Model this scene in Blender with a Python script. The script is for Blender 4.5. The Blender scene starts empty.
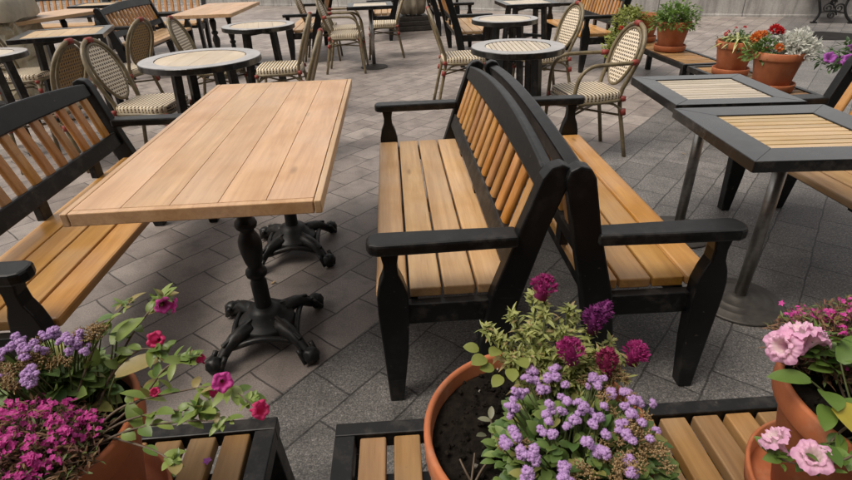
import bpy, bmesh, math, random
from mathutils import Vector, Matrix, Euler, noise
PI = math.pi
random.seed(7)
S = bpy.context.scene
COL = S.collection

# ------------------------------------------------------------------ mesh builder
class MB:
    def __init__(self):
        self.v = []; self.f = []; self.m = []; self.s = []
    def add(self, vs, fs, mi=0, smooth=False):
        o = len(self.v)
        self.v.extend([tuple(p) for p in vs])
        for q in fs:
            self.f.append([i + o for i in q]); self.m.append(mi); self.s.append(smooth)
    def addbm(self, bm, mi=0, smooth=False, M=None):
        bm.verts.ensure_lookup_table(); bm.verts.index_update()
        vs = [(M @ v.co) if M else v.co.copy() for v in bm.verts]
        self.add(vs, [[v.index for v in f.verts] for f in bm.faces], mi, smooth)
        bm.free()
    def box(self, c, s, bev=0.0, mi=0, rot=None, seg=2):
        bm = bmesh.new()
        bmesh.ops.create_cube(bm, size=1.0)
        for v in bm.verts: v.co = Vector((v.co.x*s[0], v.co.y*s[1], v.co.z*s[2]))
        if bev > 0:
            bmesh.ops.bevel(bm, geom=bm.edges[:], offset=min(bev, min(s)*.45), segments=seg, profile=.5, affect='EDGES')
        M = Matrix.Translation(c)
        if rot is not None: M = M @ rot.to_4x4()
        self.addbm(bm, mi, False, M)
    def bar(self, a, b, w, h, bev=0.0, mi=0, up=(0, 0, 1)):
        a = Vector(a); b = Vector(b); d = b - a; L = d.length; d.normalize()
        u = Vector(up); x = d.cross(u).normalized(); z = x.cross(d)
        R = Matrix((x, d, z)).transposed()
        self.box((a + b)/2, (w, L, h), bev, mi, R)
    def prism(self, poly, t0, t1, fn, bev=0.0, mi=0):
        """poly: 2-D outline; fn(u, v, t) -> 3-D point; t0..t1 thickness"""
        bm = bmesh.new(); n = len(poly)
        a = [bm.verts.new(fn(u, v, t0)) for u, v in poly]
        b = [bm.verts.new(fn(u, v, t1)) for u, v in poly]
        bm.faces.new(a); bm.faces.new(b[::-1])
        for i in range(n):
            bm.faces.new((a[i], b[i], b[(i+1) % n], a[(i+1) % n]))
        bmesh.ops.recalc_face_normals(bm, faces=bm.faces[:])
        if bev > 0:
            es = [e for e in bm.edges if e.calc_face_angle(0) > .5]
            bmesh.ops.bevel(bm, geom=es, offset=bev, segments=2, profile=.5, affect='EDGES')
        self.addbm(bm, mi)
    def tube(self, pts, r, n=8, mi=0, closed=False, caps=True):
        P = [Vector(p) for p in pts]; k = len(P)
        rr = r if isinstance(r, (list, tuple)) else [r]*k
        T = []
        for i in range(k):
            if closed: d = P[(i+1) % k] - P[i-1]
            else: d = P[min(i+1, k-1)] - P[max(i-1, 0)]
            T.append(d.normalized() if d.length > 1e-9 else Vector((0, 0, 1)))
        ref = Vector((0, 0, 1)) if abs(T[0].z) < .9 else Vector((1, 0, 0))
        u = T[0].cross(ref).normalized(); vs = []
        for i in range(k):
            u = (u - T[i]*u.dot(T[i])).normalized(); w = T[i].cross(u)
            for j in range(n):
                a = 2*PI*j/n; vs.append(P[i] + (u*math.cos(a) + w*math.sin(a))*rr[i])
        fs = []
        for i in range(k if closed else k-1):
            i2 = (i+1) % k
            for j in range(n):
                fs.append((i*n+j, i*n+(j+1) % n, i2*n+(j+1) % n, i2*n+j))
        if caps and not closed:
            fs.append(tuple(range(n))[::-1]); fs.append(tuple((k-1)*n+j for j in range(n)))
        self.add(vs, fs, mi, True)
    def lathe(self, prof, n=32, c=(0, 0, 0), mi=0, smooth=True, wob=0):
        k = len(prof); vs = []; fs = []
        for r, z in prof:
            for j in range(n):
                a = 2*PI*j/n; vs.append((c[0]+r*math.cos(a), c[1]+r*math.sin(a), c[2]+z))
        for i in range(k-1):
            for j in range(n):
                fs.append((i*n+j, i*n+(j+1) % n, (i+1)*n+(j+1) % n, (i+1)*n+j))
        if prof[0][0] > 1e-6: fs.append(tuple(range(n))[::-1])
        if prof[-1][0] > 1e-6: fs.append(tuple((k-1)*n+j for j in range(n)))
        self.add(vs, fs, mi, smooth)
    def leaf(self, base, d, up, L, W, curl=.3, mi=0, seg=3, fold=.15, tip=.9):
        base = Vector(base); d = Vector(d).normalized(); up = Vector(up)
        x = d.cross(up)
        if x.length < 1e-4: x = d.cross(Vector((1, .3, 0)))
        x.normalize(); z = x.cross(d)
        vs = []; fs = []
        prof = {3: (.12, .95, .75, .04), 2: (.15, 1, .05), 4: (.1, .8, 1, .6, .03)}.get(seg) or [max(.03, math.sin(PI*min(1, (.04 + .96*k/seg)**.95))**.62) for k in range(seg+1)]
        for i in range(seg+1):
            t = i/seg; w = W*prof[i]*.5
            c = base + d*(L*t) + z*(-curl*L*t*t)
            vs += [c - x*w + z*fold*w*2, c, c + x*w + z*fold*w*2]
        for i in range(seg):
            o = i*3
            fs += [(o, o+1, o+4, o+3), (o+1, o+2, o+5, o+4)]
        self.add(vs, fs, mi, True)
    def build(self, name, mats, parent=None, sharp=None):
        me = bpy.data.meshes.new(name)
        me.from_pydata([tuple(p) for p in self.v], [], self.f)
        me.polygons.foreach_set('material_index', self.m)
        me.polygons.foreach_set('use_smooth', self.s)
        for m in (mats if isinstance(mats, (list, tuple)) else [mats]): me.materials.append(m)
        me.update()
        o = bpy.data.objects.new(name, me); COL.objects.link(o)
        if parent is not None: o.parent = parent
        return o

def bz(pts, n=6):
    """smooth curve through points (Catmull-Rom)"""
    P = [Vector(p) for p in pts]; out = []
    for i in range(len(P)-1):
        p0, p1, p2, p3 = P[max(i-1, 0)], P[i], P[i+1], P[min(i+2, len(P)-1)]
        for k in range(n):
            t = k/n; out.append(.5*((2*p1) + (p2-p0)*t + (2*p0-5*p1+4*p2-p3)*t*t + (3*p1-p0-3*p2+p3)*t**3))
    out.append(P[-1]); return out
def tag(o, label=None, cat=None, group=None, kind=None):
    if label: o['label'] = label
    if cat: o['category'] = cat
    if group: o['group'] = group
    if kind: o['kind'] = kind
    return o
def thing(name, label, cat, loc=(0, 0, 0), rz=0, group=None):
    o = bpy.data.objects.new(name, None); COL.objects.link(o); o.empty_display_size = .1
    o.location = loc; o.rotation_euler = (0, 0, rz)
    return tag(o, label, cat, group)
def dup(root, loc, rz, label, group=None):
    r = root.copy(); COL.objects.link(r); r.location = loc; r.rotation_euler = (0, 0, rz)
    r['label'] = label
    if group: r['group'] = group
    for ch in list(root.children):
        c = ch.copy(); COL.objects.link(c); c.parent = r
        for g in list(ch.children):
            d = g.copy(); COL.objects.link(d); d.parent = c
    return r
def inst(mesh, name, parent, M):
    o = bpy.data.objects.new(name, mesh); COL.objects.link(o); o.parent = parent
    o.matrix_basis = M
    return o

# ------------------------------------------------------------------ materials
def mat(name):
    m = bpy.data.materials.new(name); m.use_nodes = True
    nt = m.node_tree; nt.nodes.clear()
    out = nt.nodes.new('ShaderNodeOutputMaterial'); b = nt.nodes.new('ShaderNodeBsdfPrincipled')
    nt.links.new(b.outputs[0], out.inputs[0])
    return m, nt, b
class N:
    def __init__(s, nt): s.nt = nt
    def __call__(s, t, **kw):
        n = s.nt.nodes.new('ShaderNode' + t)
        for k, v in kw.items():
            if k.startswith('i_'):
                n.inputs[int(k[2:]) if k[2:].isdigit() else k[2:].replace('_', ' ')].default_value = v
            else: setattr(n, k, v)
        return n
    def l(s, a, b): s.nt.links.new(a, b)
    def math(s, op, a, b=None, c=None):
        n = s.nt.nodes.new('ShaderNodeMath'); n.operation = op
        for i, q in enumerate((a, b, c)):
            if q is None: continue
            if isinstance(q, (int, float)): n.inputs[i].default_value = q
            else: s.nt.links.new(q, n.inputs[i])
        return n.outputs[0]
    def mix(s, fac, a, b, blend='MIX'):
        n = s.nt.nodes.new('ShaderNodeMix'); n.data_type = 'RGBA'; n.blend_type = blend
        for i, q in ((0, fac), (6, a), (7, b)):
            if isinstance(q, (int, float)): n.inputs[i].default_value = q
            elif isinstance(q, tuple): n.inputs[i].default_value = (*q, 1) if len(q) == 3 else q
            else: s.nt.links.new(q, n.inputs[i])
        return n.outputs[2]
    def ramp(s, fac, stops):
        n = s.nt.nodes.new('ShaderNodeValToRGB'); e = n.color_ramp.elements
        while len(e) < len(stops): e.new(.5)
        for i, (p, c) in enumerate(stops):
            e[i].position = p; e[i].color = (*c, 1) if not isinstance(c, (int, float)) else (c, c, c, 1)
        s.nt.links.new(fac, n.inputs[0]); return n.outputs[0]
    def noise(s, vec, scale, detail=4, rough=.55, dist=0):
        n = s.nt.nodes.new('ShaderNodeTexNoise'); n.inputs['Scale'].default_value = scale
        n.inputs['Detail'].default_value = detail; n.inputs['Roughness'].default_value = rough
        n.inputs['Distortion'].default_value = dist
        if vec is not None: s.nt.links.new(vec, n.inputs['Vector'])
        return n.outputs['Fac']
    def bump(s, h, strength, dist, bsdf):
        n = s.nt.nodes.new('ShaderNodeBump'); n.inputs['Strength'].default_value = strength
        n.inputs['Distance'].default_value = dist
        s.nt.links.new(h, n.inputs['Height']); s.nt.links.new(n.outputs[0], bsdf.inputs['Normal'])

def wood(name, dark, light, grain='Y', rough=.45, var=.25, gray=0.0, coat=0.0, knots=True, bump=.25, sat=1.0, rings=False):
    m, nt, b = mat(name); n = N(nt)
    tc = n('TexCoord'); geo = n('NewGeometry'); oi = n('ObjectInfo')
    rnd = n.math('ADD', geo.outputs['Random Per Island'], oi.outputs['Random'])
    off = n('CombineXYZ'); 
    n.l(n.math('MULTIPLY', rnd, 17.3), off.inputs[0]); n.l(n.math('MULTIPLY', rnd, 7.7), off.inputs[1]); n.l(n.math('MULTIPLY', rnd, 31.1), off.inputs[2])
    add = n('VectorMath', operation='ADD'); n.l(tc.outputs['Object'], add.inputs[0]); n.l(off.outputs[0], add.inputs[1])
    mp = n('Mapping'); n.l(add.outputs[0], mp.inputs[0])
    sc = {'X': (1.6, 26, 26), 'Y': (26, 1.6, 26), 'Z': (26, 26, 1.6)}[grain]; mp.inputs['Scale'].default_value = sc
    g1 = n.noise(mp.outputs[0], 1.0, 6, .62, .7)
    mp2 = n('Mapping'); n.l(add.outputs[0], mp2.inputs[0]); mp2.inputs['Scale'].default_value = tuple(q*5 for q in sc)
    g2 = n.noise(mp2.outputs[0], 1.0, 3, .6, .2)
    big = n.noise(add.outputs[0], 4.0, 3, .5)
    g = n.math('ADD', n.math('MULTIPLY', g1, .75), n.math('MULTIPLY', g2, .25))
    c = n.ramp(g, [(.33, dark), (.5, tuple((a+d)/2 for a, d in zip(light, dark))), (.66, light)])
    hs = n('HueSaturation'); n.l(c, hs.inputs['Color'])
    isl = geo.outputs['Random Per Island']
    n.l(n.math('ADD', n.math('MULTIPLY', isl, var), 1-var*.5), hs.inputs['Value'])
    n.l(n.math('ADD', n.math('MULTIPLY', n.math('FRACT', n.math('MULTIPLY', isl, 7.31)), .012), .496), hs.inputs['Hue'])
    n.l(n.math('MULTIPLY', n.math('ADD', n.math('MULTIPLY', big, .5), .72), sat), hs.inputs['Saturation'])
    col = hs.outputs[0]
    # blotches of wear
    col = n.mix(n.math('MULTIPLY', n.ramp(big, [(.5, 0.0), (.75, 1.0)]), .30), col, tuple(q*.62 for q in dark))
    if gray > 0:
        gm = n.noise(add.outputs[0], 7.0, 5, .65)
        col = n.mix(n.math('MULTIPLY', n.ramp(gm, [(.4, 0.0), (.62, 1.0)]), gray), col, (.25, .22, .18))
    fine = n('Mapping'); n.l(add.outputs[0], fine.inputs[0]); fine.inputs['Rotation'].default_value = (0, 0, .5); fine.inputs['Scale'].default_value = (150, 5, 30)
    col = n.mix(n.math('MULTIPLY', n.ramp(n.noise(fine.outputs[0], 1.0, 2, .5), [(.70, 0.0), (.76, 1.0)]), .30), col, tuple(q*.45 for q in dark))
    spots = n.ramp(n.noise(add.outputs[0], 38, 3, .6), [(.70, 0.0), (.78, 1.0)])
    col = n.mix(n.math('MULTIPLY', spots, .40), col, tuple(q*.4 for q in dark))
    if rings:
        vr = n('TexVoronoi'); vr.inputs['Scale'].default_value = 2.6; n.l(add.outputs[0], vr.inputs['Vector'])
        rg = n.math('LESS_THAN', n.math('ABSOLUTE', n.math('SUBTRACT', vr.outputs['Distance'], .10)), .008)
        rg = n.math('MULTIPLY', n.math('MULTIPLY', rg, n.ramp(n.noise(add.outputs[0], 9, 4, .6), [(.50, 0.0), (.62, 1.0)])), .22)
        col = n.mix(rg, col, tuple(q*.5 for q in dark))
        hz = n.ramp(n.noise(add.outputs[0], 2.2, 4, .6), [(.45, 0.0), (.75, 1.0)])
        col = n.mix(n.math('MULTIPLY', hz, .22), col, (.62, .44, .30))
    if knots:
        vo = n('TexVoronoi'); mp3 = n('Mapping'); n.l(add.outputs[0], mp3.inputs[0])
        mp3.inputs['Scale'].default_value = {'X': (2.2, 7, 7), 'Y': (7, 2.2, 7), 'Z': (7, 7, 2.2)}[grain]
        n.l(mp3.outputs[0], vo.inputs['Vector']); vo.inputs['Scale'].default_value = 1.0
        kf = n.ramp(vo.outputs['Distance'], [(.03, 1.0), (.10, 0.0)])
        col = n.mix(n.math('MULTIPLY', kf, .6), col, tuple(q*.35 for q in dark))
    n.l(col, b.inputs['Base Color'])
    n.l(n.math('ADD', n.math('MULTIPLY', g1, .25), rough-.12), b.inputs['Roughness'])
    b.inputs['Coat Weight'].default_value = coat; b.inputs['Coat Roughness'].default_value = .25
    n.bump(g, bump, .0012, b)
    return m

def black_paint(name, base=(.0032, .0033, .0036), rough=.37, dust=.08, spec=.34, chips=.5, bmp=.18, coat=0.0, rv=.22, top=.09):
    m, nt, b = mat(name); n = N(nt); tc = n('TexCoord')
    f = n.noise(tc.outputs['Object'], 30, 5, .6); g = n.noise(tc.outputs['Object'], 3.5, 4, .6)
    mp = n('Mapping'); n.l(tc.outputs['Object'], mp.inputs[0]); mp.inputs['Scale'].default_value = (14, 2, 60)
    k = n.noise(mp.outputs[0], 2.0, 4, .6)
    c = n.mix(n.math('MULTIPLY', n.ramp(g, [(.42, 0.0), (.7, 1.0)]), dust), base, (.040, .037, .034))
    chip = n.ramp(n.noise(tc.outputs['Object'], 55, 2, .5), [(.73, 0.0), (.76, 1.0)])
    c = n.mix(n.math('MULTIPLY', chip, chips), c, (.10, .085, .07))
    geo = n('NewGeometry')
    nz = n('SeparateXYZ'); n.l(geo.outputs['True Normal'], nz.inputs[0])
    top_sheen = n.math('MULTIPLY', n.ramp(nz.outputs[2], [(.55, 0.0), (.95, 1.0)]), n.ramp(n.noise(tc.outputs['Object'], 9, 6, .7), [(.30, .25), (.70, 1.0)]))
    c = n.mix(n.math('MULTIPLY', top_sheen, top), c, (.085, .078, .070))  # upward faces painted greyer, standing in for sky sheen
    ed = n.math('MULTIPLY', n.ramp(geo.outputs['Pointiness'], [(.535, 0.0), (.60, 1.0)]), n.ramp(n.noise(tc.outputs['Object'], 16, 5, .7), [(.50, 0.0), (.66, 1.0)]))
    c = n.mix(n.math('MULTIPLY', ed, .7), c, (.075, .065, .055))
    sc_ = n('Mapping'); n.l(tc.outputs['Object'], sc_.inputs[0]); sc_.inputs['Rotation'].default_value = (.3, .2, .6); sc_.inputs['Scale'].default_value = (4, 90, 90)
    c = n.mix(n.math('MULTIPLY', n.ramp(n.noise(sc_.outputs[0], 1.0, 3, .6), [(.70, 0.0), (.74, 1.0)]), .3), c, (.06, .055, .05))
    n.l(c, b.inputs['Base Color'])
    n.l(n.math('ADD', n.math('MULTIPLY', f, rv), n.math('ADD', n.math('MULTIPLY', g, .2), rough-.2)), b.inputs['Roughness'])
    b.inputs['Specular IOR Level'].default_value = spec
    b.inputs['Coat Weight'].default_value = coat; b.inputs['Coat Roughness'].default_value = .12
    n.bump(n.math('ADD', n.math('MULTIPLY', k, .6), n.math('MULTIPLY', f, .4)), bmp, .002, b)
    return m

def simple(name, col, rough=.6, var=.3, scale=20, metal=0, spec=.5, bump=0.0, col2=None):
    m, nt, b = mat(name); n = N(nt); tc = n('TexCoord')
    f = n.noise(tc.outputs['Object'], scale, 5, .6)
    c2 = col2 or tuple(q*(1-var) for q in col)
    n.l(n.ramp(f, [(.35, c2), (.65, col)]), b.inputs['Base Color'])
    n.l(n.math('ADD', n.math('MULTIPLY', f, .2), rough-.1), b.inputs['Roughness'])
    b.inputs['Metallic'].default_value = metal; b.inputs['Specular IOR Level'].default_value = spec
    if bump: n.bump(f, bump, .004, b)
    return m

def leafmat(name, c1, c2, trans=.35, rough=.5, dry=None, dryf=0.0):
    m = bpy.data.materials.new(name); m.use_nodes = True; nt = m.node_tree; nt.nodes.clear(); n = N(nt)
    out = n('OutputMaterial'); b = n('BsdfPrincipled'); t = n('BsdfTranslucent'); mx = n('MixShader')
    geo = n('NewGeometry'); tc = n('TexCoord')
    r = geo.outputs['Random Per Island']
    c = n.ramp(r, [(0.0, c1), (1.0, c2)])
    if dry:
        c = n.mix(n.math('GREATER_THAN', n.math('FRACT', n.math('MULTIPLY', r, 13.7)), 1-dryf), c, dry)
    f = n.noise(tc.outputs['Object'], 60, 3, .6)
    c = n.mix(n.math('MULTIPLY', f, .5), c, tuple(q*.5 for q in c1))
    n.l(c, b.inputs['Base Color']); b.inputs['Roughness'].default_value = rough
    n.l(n.mix(.5, c, c2, 'MIX'), t.inputs['Color'])
    mx.inputs[0].default_value = trans
    n.l(b.outputs[0], mx.inputs[1]); n.l(t.outputs[0], mx.inputs[2]); n.l(mx.outputs[0], out.inputs[0])
    return m

def cane(name, light, dark, kind):
    """woven seat or back: light strands crossed by dark ones"""
    m, nt, b = mat(name); n = N(nt); tc = n('TexCoord'); sp = n('SeparateXYZ'); n.l(tc.outputs['Object'], sp.inputs[0])
    x, y, z = sp.outputs
    def tri(v, p): return n.math('PINGPONG', v, p)
    if kind == 'seat':
        sx = n.math('LESS_THAN', n.math('FRACT', n.math('DIVIDE', n.math('ADD', x, n.math('MULTIPLY', tri(y, .012), .35)), .0265)), .44)
        sy = n.math('LESS_THAN', n.math('FRACT', n.math('ADD', n.math('DIVIDE', z, .02), .35)), .8)
        f = n.math('MULTIPLY', sx, sy); h = n.math('ADD', tri(y, .0055), tri(x, .01325))
    else:
        a = n.math('FRACT', n.math('DIVIDE', y, .024)); c = n.math('FRACT', n.math('DIVIDE', z, .022))
        row = n.math('FLOOR', n.math('DIVIDE', z, .022))
        a = n.math('FRACT', n.math('ADD', n.math('DIVIDE', y, .024), n.math('MULTIPLY', row, .5)))
        f = n.math('MULTIPLY', n.math('LESS_THAN', a, .52), n.math('LESS_THAN', c, .56)); h = n.math('ADD', tri(z, .011), tri(y, .012))
    ns = n.noise(tc.outputs['Object'], 35, 3, .6)
    lt = n.mix(n.math('MULTIPLY', ns, .5), light, tuple(q*.68 for q in light))
    n.l(n.mix(f, lt, dark), b.inputs['Base Color']); b.inputs['Roughness'].default_value = .5
    n.bump(h, .5, .3, b)
    return m

M_ = {}
M_['table'] = wood('table_oak', (.41, .228, .112), (.60, .368, .20), 'Y', .42, .20, coat=.22, knots=True, bump=.14, sat=1.0, rings=True)
M_['seat'] = wood('bench_pine', (.38, .215, .095), (.57, .36, .18), 'Y', .42, .44, coat=.15, sat=1.04, gray=.10)
M_['amber'] = wood('bench_amber_pine', (.36, .165, .042), (.56, .295, .085), 'Y', .40, .46, coat=.2, sat=1.03, gray=.06)
M_['slat'] = wood('slat_pine', (.31, .125, .025), (.50, .235, .06), 'Z', .42, .4, coat=.15, knots=False)
M_['old'] = wood('weathered_pine', (.22, .108, .036), (.385, .215, .085), 'Y', .58, .5, gray=.10, bump=.5, sat=1.05)
M_['inlay'] = wood('inlay_slats', (.40, .25, .105), (.57, .385, .185), 'X', .38, .30, coat=.15, knots=False)
M_['inlay_pale'] = wood('inlay_pale_slats', (.46, .38, .28), (.62, .53, .41), 'Y', .36, .22, coat=.2, knots=False)
M_['inlay_grey'] = wood('inlay_grey_slats', (.36, .29, .21), (.54, .45, .34), 'X', .36, .3, coat=.15, knots=False)
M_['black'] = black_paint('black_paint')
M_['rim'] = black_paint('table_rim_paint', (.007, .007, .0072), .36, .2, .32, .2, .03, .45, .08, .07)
M_['rim_sheen'] = simple('rim_sky_sheen', (.40, .375, .365), .32, .35, 14, spec=.5, col2=(.27, .25, .245))  # pale grey painted on the black rims' tops in place of reflected sky
M_['rim_sheen'].node_tree.nodes['Principled BSDF'].inputs['Coat Weight'].default_value = .4
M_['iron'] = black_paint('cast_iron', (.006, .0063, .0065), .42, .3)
M_['steel'] = simple('brushed_steel', (.40, .39, .37), .38, .25, 40, metal=1.0)
M_['plate'] = simple('base_plate', (.085, .075, .065), .5, .45, 18, metal=.4, bump=.15)
M_['bamboo'] = simple('bamboo_tube', (.20, .155, .085), .42, .45, 22)
M_['bind'] = simple('red_binding', (.27, .035, .022), .55, .4, 60)
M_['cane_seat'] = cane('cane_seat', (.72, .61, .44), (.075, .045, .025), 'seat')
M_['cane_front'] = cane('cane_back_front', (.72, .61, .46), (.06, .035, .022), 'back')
M_['cane_rear_shade'] = cane('cane_back_shaded', (.34, .22, .085), (.05, .032, .016), 'back')  # rear weave browner: shade painted into its colour
M_['terra'] = simple('terracotta', (.345, .100, .034), .75, .30, 9, bump=.15, col2=(.235, .066, .022))
def terra_mat():
    m = simple('terracotta', (.44, .135, .048), .75, .30, 9, bump=.15, col2=(.32, .092, .032)); nt = m.node_tree; n = N(nt)
    b = [q for q in nt.nodes if q.type == 'BSDF_PRINCIPLED'][0]; src = b.inputs['Base Color'].links[0].from_socket; tc = n('TexCoord')
    c = n.mix(n.math('MULTIPLY', n.ramp(n.noise(tc.outputs['Object'], 11, 6, .7), [(.52, 0.0), (.68, 1.0)]), .28), src, (.46, .30, .20))
    c = n.mix(n.math('MULTIPLY', n.ramp(n.noise(tc.outputs['Object'], 24, 5, .7), [(.60, 0.0), (.72, 1.0)]), .30), c, (.14, .055, .025))
    n.l(c, b.inputs['Base Color']); return m
M_['terra'] = terra_mat()
M_['soil'] = simple('soil', (.016, .012, .009), .98, .7, 70, bump=1.0, col2=(.005, .004, .003), spec=.1)
M_['stem'] = simple('stem', (.10, .12, .04), .6, .4, 30)
M_['woody'] = simple('woody_stem', (.14, .10, .065), .7, .4, 30)
M_['concrete'] = simple('wall_concrete', (.33, .31, .285), .8, .35, 2.2, bump=.1)
def wall_mat():
    m, nt, b = mat('wall_concrete'); n = N(nt); tc = n('TexCoord'); P = tc.outputs['Object']
    mp = n('Mapping'); n.l(P, mp.inputs[0]); mp.inputs['Scale'].default_value = (7, 7, .7)
    st = n.noise(mp.outputs[0], 1.0, 6, .7); bl = n.noise(P, 1.6, 5, .65); fi = n.noise(P, 40, 4, .7)
    c = n.ramp(st, [(.30, (.17, .16, .15)), (.5, (.31, .295, .275)), (.7, (.38, .365, .34))])
    c = n.mix(1.0, c, n.ramp(bl, [(.3, .72), (.7, 1.15)]), 'MULTIPLY'); c = n.mix(1.0, c, n.ramp(fi, [(.3, .85), (.7, 1.12)]), 'MULTIPLY')
    sp = n('SeparateXYZ'); n.l(P, sp.inputs[0]); jx = n.math('FRACT', n.math('DIVIDE', sp.outputs[0], 1.35))
    c = n.mix(n.math('LESS_THAN', jx, .012), c, (.10, .095, .09))
    n.l(c, b.inputs['Base Color']); b.inputs['Roughness'].default_value = .85; n.bump(fi, .3, .01, b); return m
M_['wall'] = wall_mat()
M_['canvas'] = simple('beige_canvas', (.40, .35, .26), .75, .35, 5)
M_['tarp'] = simple('beige_tarp', (.42, .36, .24), .42, .4, 4, spec=.6)
M_['bench_red'] = wood('park_bench_wood', (.20, .07, .04), (.34, .15, .10), 'Y', .45, .3)
L_ = {}
L_['age'] = leafmat('ageratum_leaf', (.075, .155, .04), (.26, .34, .085), .3, .55, (.36, .33, .09), .10)
L_['lime'] = leafmat('lime_leaf', (.20, .25, .05), (.34, .36, .09), .35, .45)
L_['celo'] = leafmat('celosia_leaf', (.24, .28, .075), (.46, .47, .16), .30, .55, (.46, .32, .15), .15)
L_['pet'] = leafmat('petunia_leaf', (.10, .18, .035), (.30, .37, .085), .28, .42, (.40, .30, .12), .10)
L_['dark'] = leafmat('dark_leaf', (.035, .08, .025), (.10, .17, .05), .25)
L_['green'] = leafmat('green_leaf', (.07, .15, .025), (.20, .31, .06), .35)
L_['silver'] = leafmat('silver_leaf', (.62, .63, .56), (.82, .81, .74), .3, .7)
L_['strap'] = leafmat('strap_leaf', (.42, .46, .14), (.74, .72, .38), .35)
L_['brown'] = leafmat('dried_head', (.24, .14, .055), (.56, .40, .20), .2, .7)
L_['redbrown'] = leafmat('lobelia_stem', (.16, .045, .035), (.30, .20, .08), .25, .6, (.12, .20, .05), .25)
L_['yellow'] = leafmat('yellow_leaf', (.42, .38, .05), (.62, .47, .06), .35)
L_['lilac'] = leafmat('lilac_bloom', (.54, .31, .64), (.70, .48, .78), .3, .8)
L_['mag'] = leafmat('magenta_bloom', (.58, .04, .28), (.76, .10, .46), .35, .6)
L_['plum'] = leafmat('plum_bloom', (.13, .012, .11), (.26, .03, .20), .25, .7)
L_['wine'] = leafmat('wine_bloom', (.20, .012, .06), (.40, .03, .13), .25, .7)
L_['pink'] = leafmat('pink_bloom', (.76, .42, .58), (.88, .64, .72), .4, .6)
L_['hot'] = leafmat('hot_pink_bloom', (.62, .02, .13), (.75, .06, .22), .4, .6)
L_['red'] = leafmat('red_bloom', (.50, .012, .015), (.66, .03, .03), .3, .6)
L_['orange'] = leafmat('orange_bloom', (.66, .13, .02), (.78, .28, .05), .3, .6)
L_['violet'] = leafmat('violet_bloom', (.30, .05, .34), (.50, .14, .52), .35, .6)

# ------------------------------------------------------------------ ground
def ground_mat():
    m, nt, b = mat('paving'); n = N(nt); tc = n('TexCoord')
    P = tc.outputs['Object']
    mp = n('Mapping'); n.l(P, mp.inputs[0]); mp.inputs['Rotation'].default_value = (0, 0, math.radians(-48)); mp.inputs['Location'].default_value = (0, -.091, 0)
    # joints wander a little
    nz = n('TexNoise'); nz.inputs['Scale'].default_value = 6; n.l(P, nz.inputs['Vector'])
    ds = n('VectorMath', operation='MULTIPLY_ADD'); n.l(nz.outputs['Color'], ds.inputs[0]); ds.inputs[1].default_value = (.020, .020, 0); n.l(mp.outputs[0], ds.inputs[2])
    def brick(c1, c2, cm, bias=0.0):
        k = n('TexBrick'); n.l(ds.outputs[0], k.inputs['Vector'])
        k.offset = .5; k.squash = 1
        for q, w in (('Scale', 1.0), ('Mortar Size', .0042), ('Mortar Smooth', .35), ('Bias', bias), ('Brick Width', .285), ('Row Height', .192)):
            k.inputs[q].default_value = w
        k.inputs['Color1'].default_value = (*c1, 1); k.inputs['Color2'].default_value = (*c2, 1); k.inputs['Mortar'].default_value = (*cm, 1)
        return k
    bb = brick((.222, .185, .165), (.315, .270, .242), (.085, .073, .065))
    bg = brick((.118, .109, .103), (.172, .160, .150), (.055, .050, .046))
    sp = n('SeparateXYZ'); n.l(mp.outputs[0], sp.inputs[0])
    mask = n.math('GREATER_THAN', sp.outputs[1], 1.152)
    c = n.mix(mask, bg.outputs['Color'], bb.outputs['Color'])
    s1 = n.noise(P, 170, 3, .7); s2 = n.noise(P, 420, 2, .6); big = n.noise(P, .9, 5, .6); med = n.noise(P, 7, 5, .65)
    s3 = n.noise(P, 78, 4, .75)
    sg = n.mix(1.0, n.ramp(s1, [(.32, .40), (.5, .95), (.70, 2.1)]), n.ramp(s3, [(.36, .55), (.5, 1.0), (.60, 1.25), (.68, 2.0)]), 'MULTIPLY')
    sb = n.ramp(s1, [(.32, .72), (.5, 1.0), (.70, 1.35)])
    c = n.mix(1.0, c, n.mix(mask, sg, sb), 'MULTIPLY')
    c = n.mix(1.0, c, n.ramp(s2, [(.3, .72), (.7, 1.3)]), 'MULTIPLY')
    c = n.mix(1.0, c, n.ramp(big, [(.32, .78), (.68, 1.18)]), 'MULTIPLY')
    c = n.mix(1.0, c, n.ramp(med, [(.30, .62), (.52, 1.0), (.75, 1.15)]), 'MULTIPLY')
    # shade painted into the paving colour round the near table, ragged edge
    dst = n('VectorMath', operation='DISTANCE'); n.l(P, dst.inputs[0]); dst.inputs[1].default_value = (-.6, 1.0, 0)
    near_shade = n.math('ADD', dst.outputs['Value'], n.math('MULTIPLY', n.math('SUBTRACT', n.noise(P, 1.7, 5, .65), .5), 1.6))
    c = n.mix(1.0, c, n.ramp(n.math('DIVIDE', near_shade, 4.0), [(.30, .76), (.75, 1.0)]), 'MULTIPLY')
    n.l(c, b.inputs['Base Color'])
    n.l(n.math('ADD', n.math('MULTIPLY', med, .35), .38), b.inputs['Roughness'])
    b.inputs['Specular IOR Level'].default_value = .45
    bw = n('RGBToBW'); n.l(bg.outputs['Color'], bw.inputs[0])
    h = n.math('ADD', n.math('ADD', n.math('MULTIPLY', n.math('SUBTRACT', 1.0, bb.outputs['Fac']), 1.0), n.math('MULTIPLY', bw.outputs[0], 4.0)), n.math('ADD', n.math('MULTIPLY', s1, .35), n.math('MULTIPLY', med, .3)))
    n.bump(h, .45, .004, b)
    return m
g = MB(); g.add([(-120, -120, 0), (120, -120, 0), (120, 120, 0), (-120, 120, 0)], [(0, 1, 2, 3)])
tag(g.build('ground', ground_mat()), kind='structure')

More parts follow.
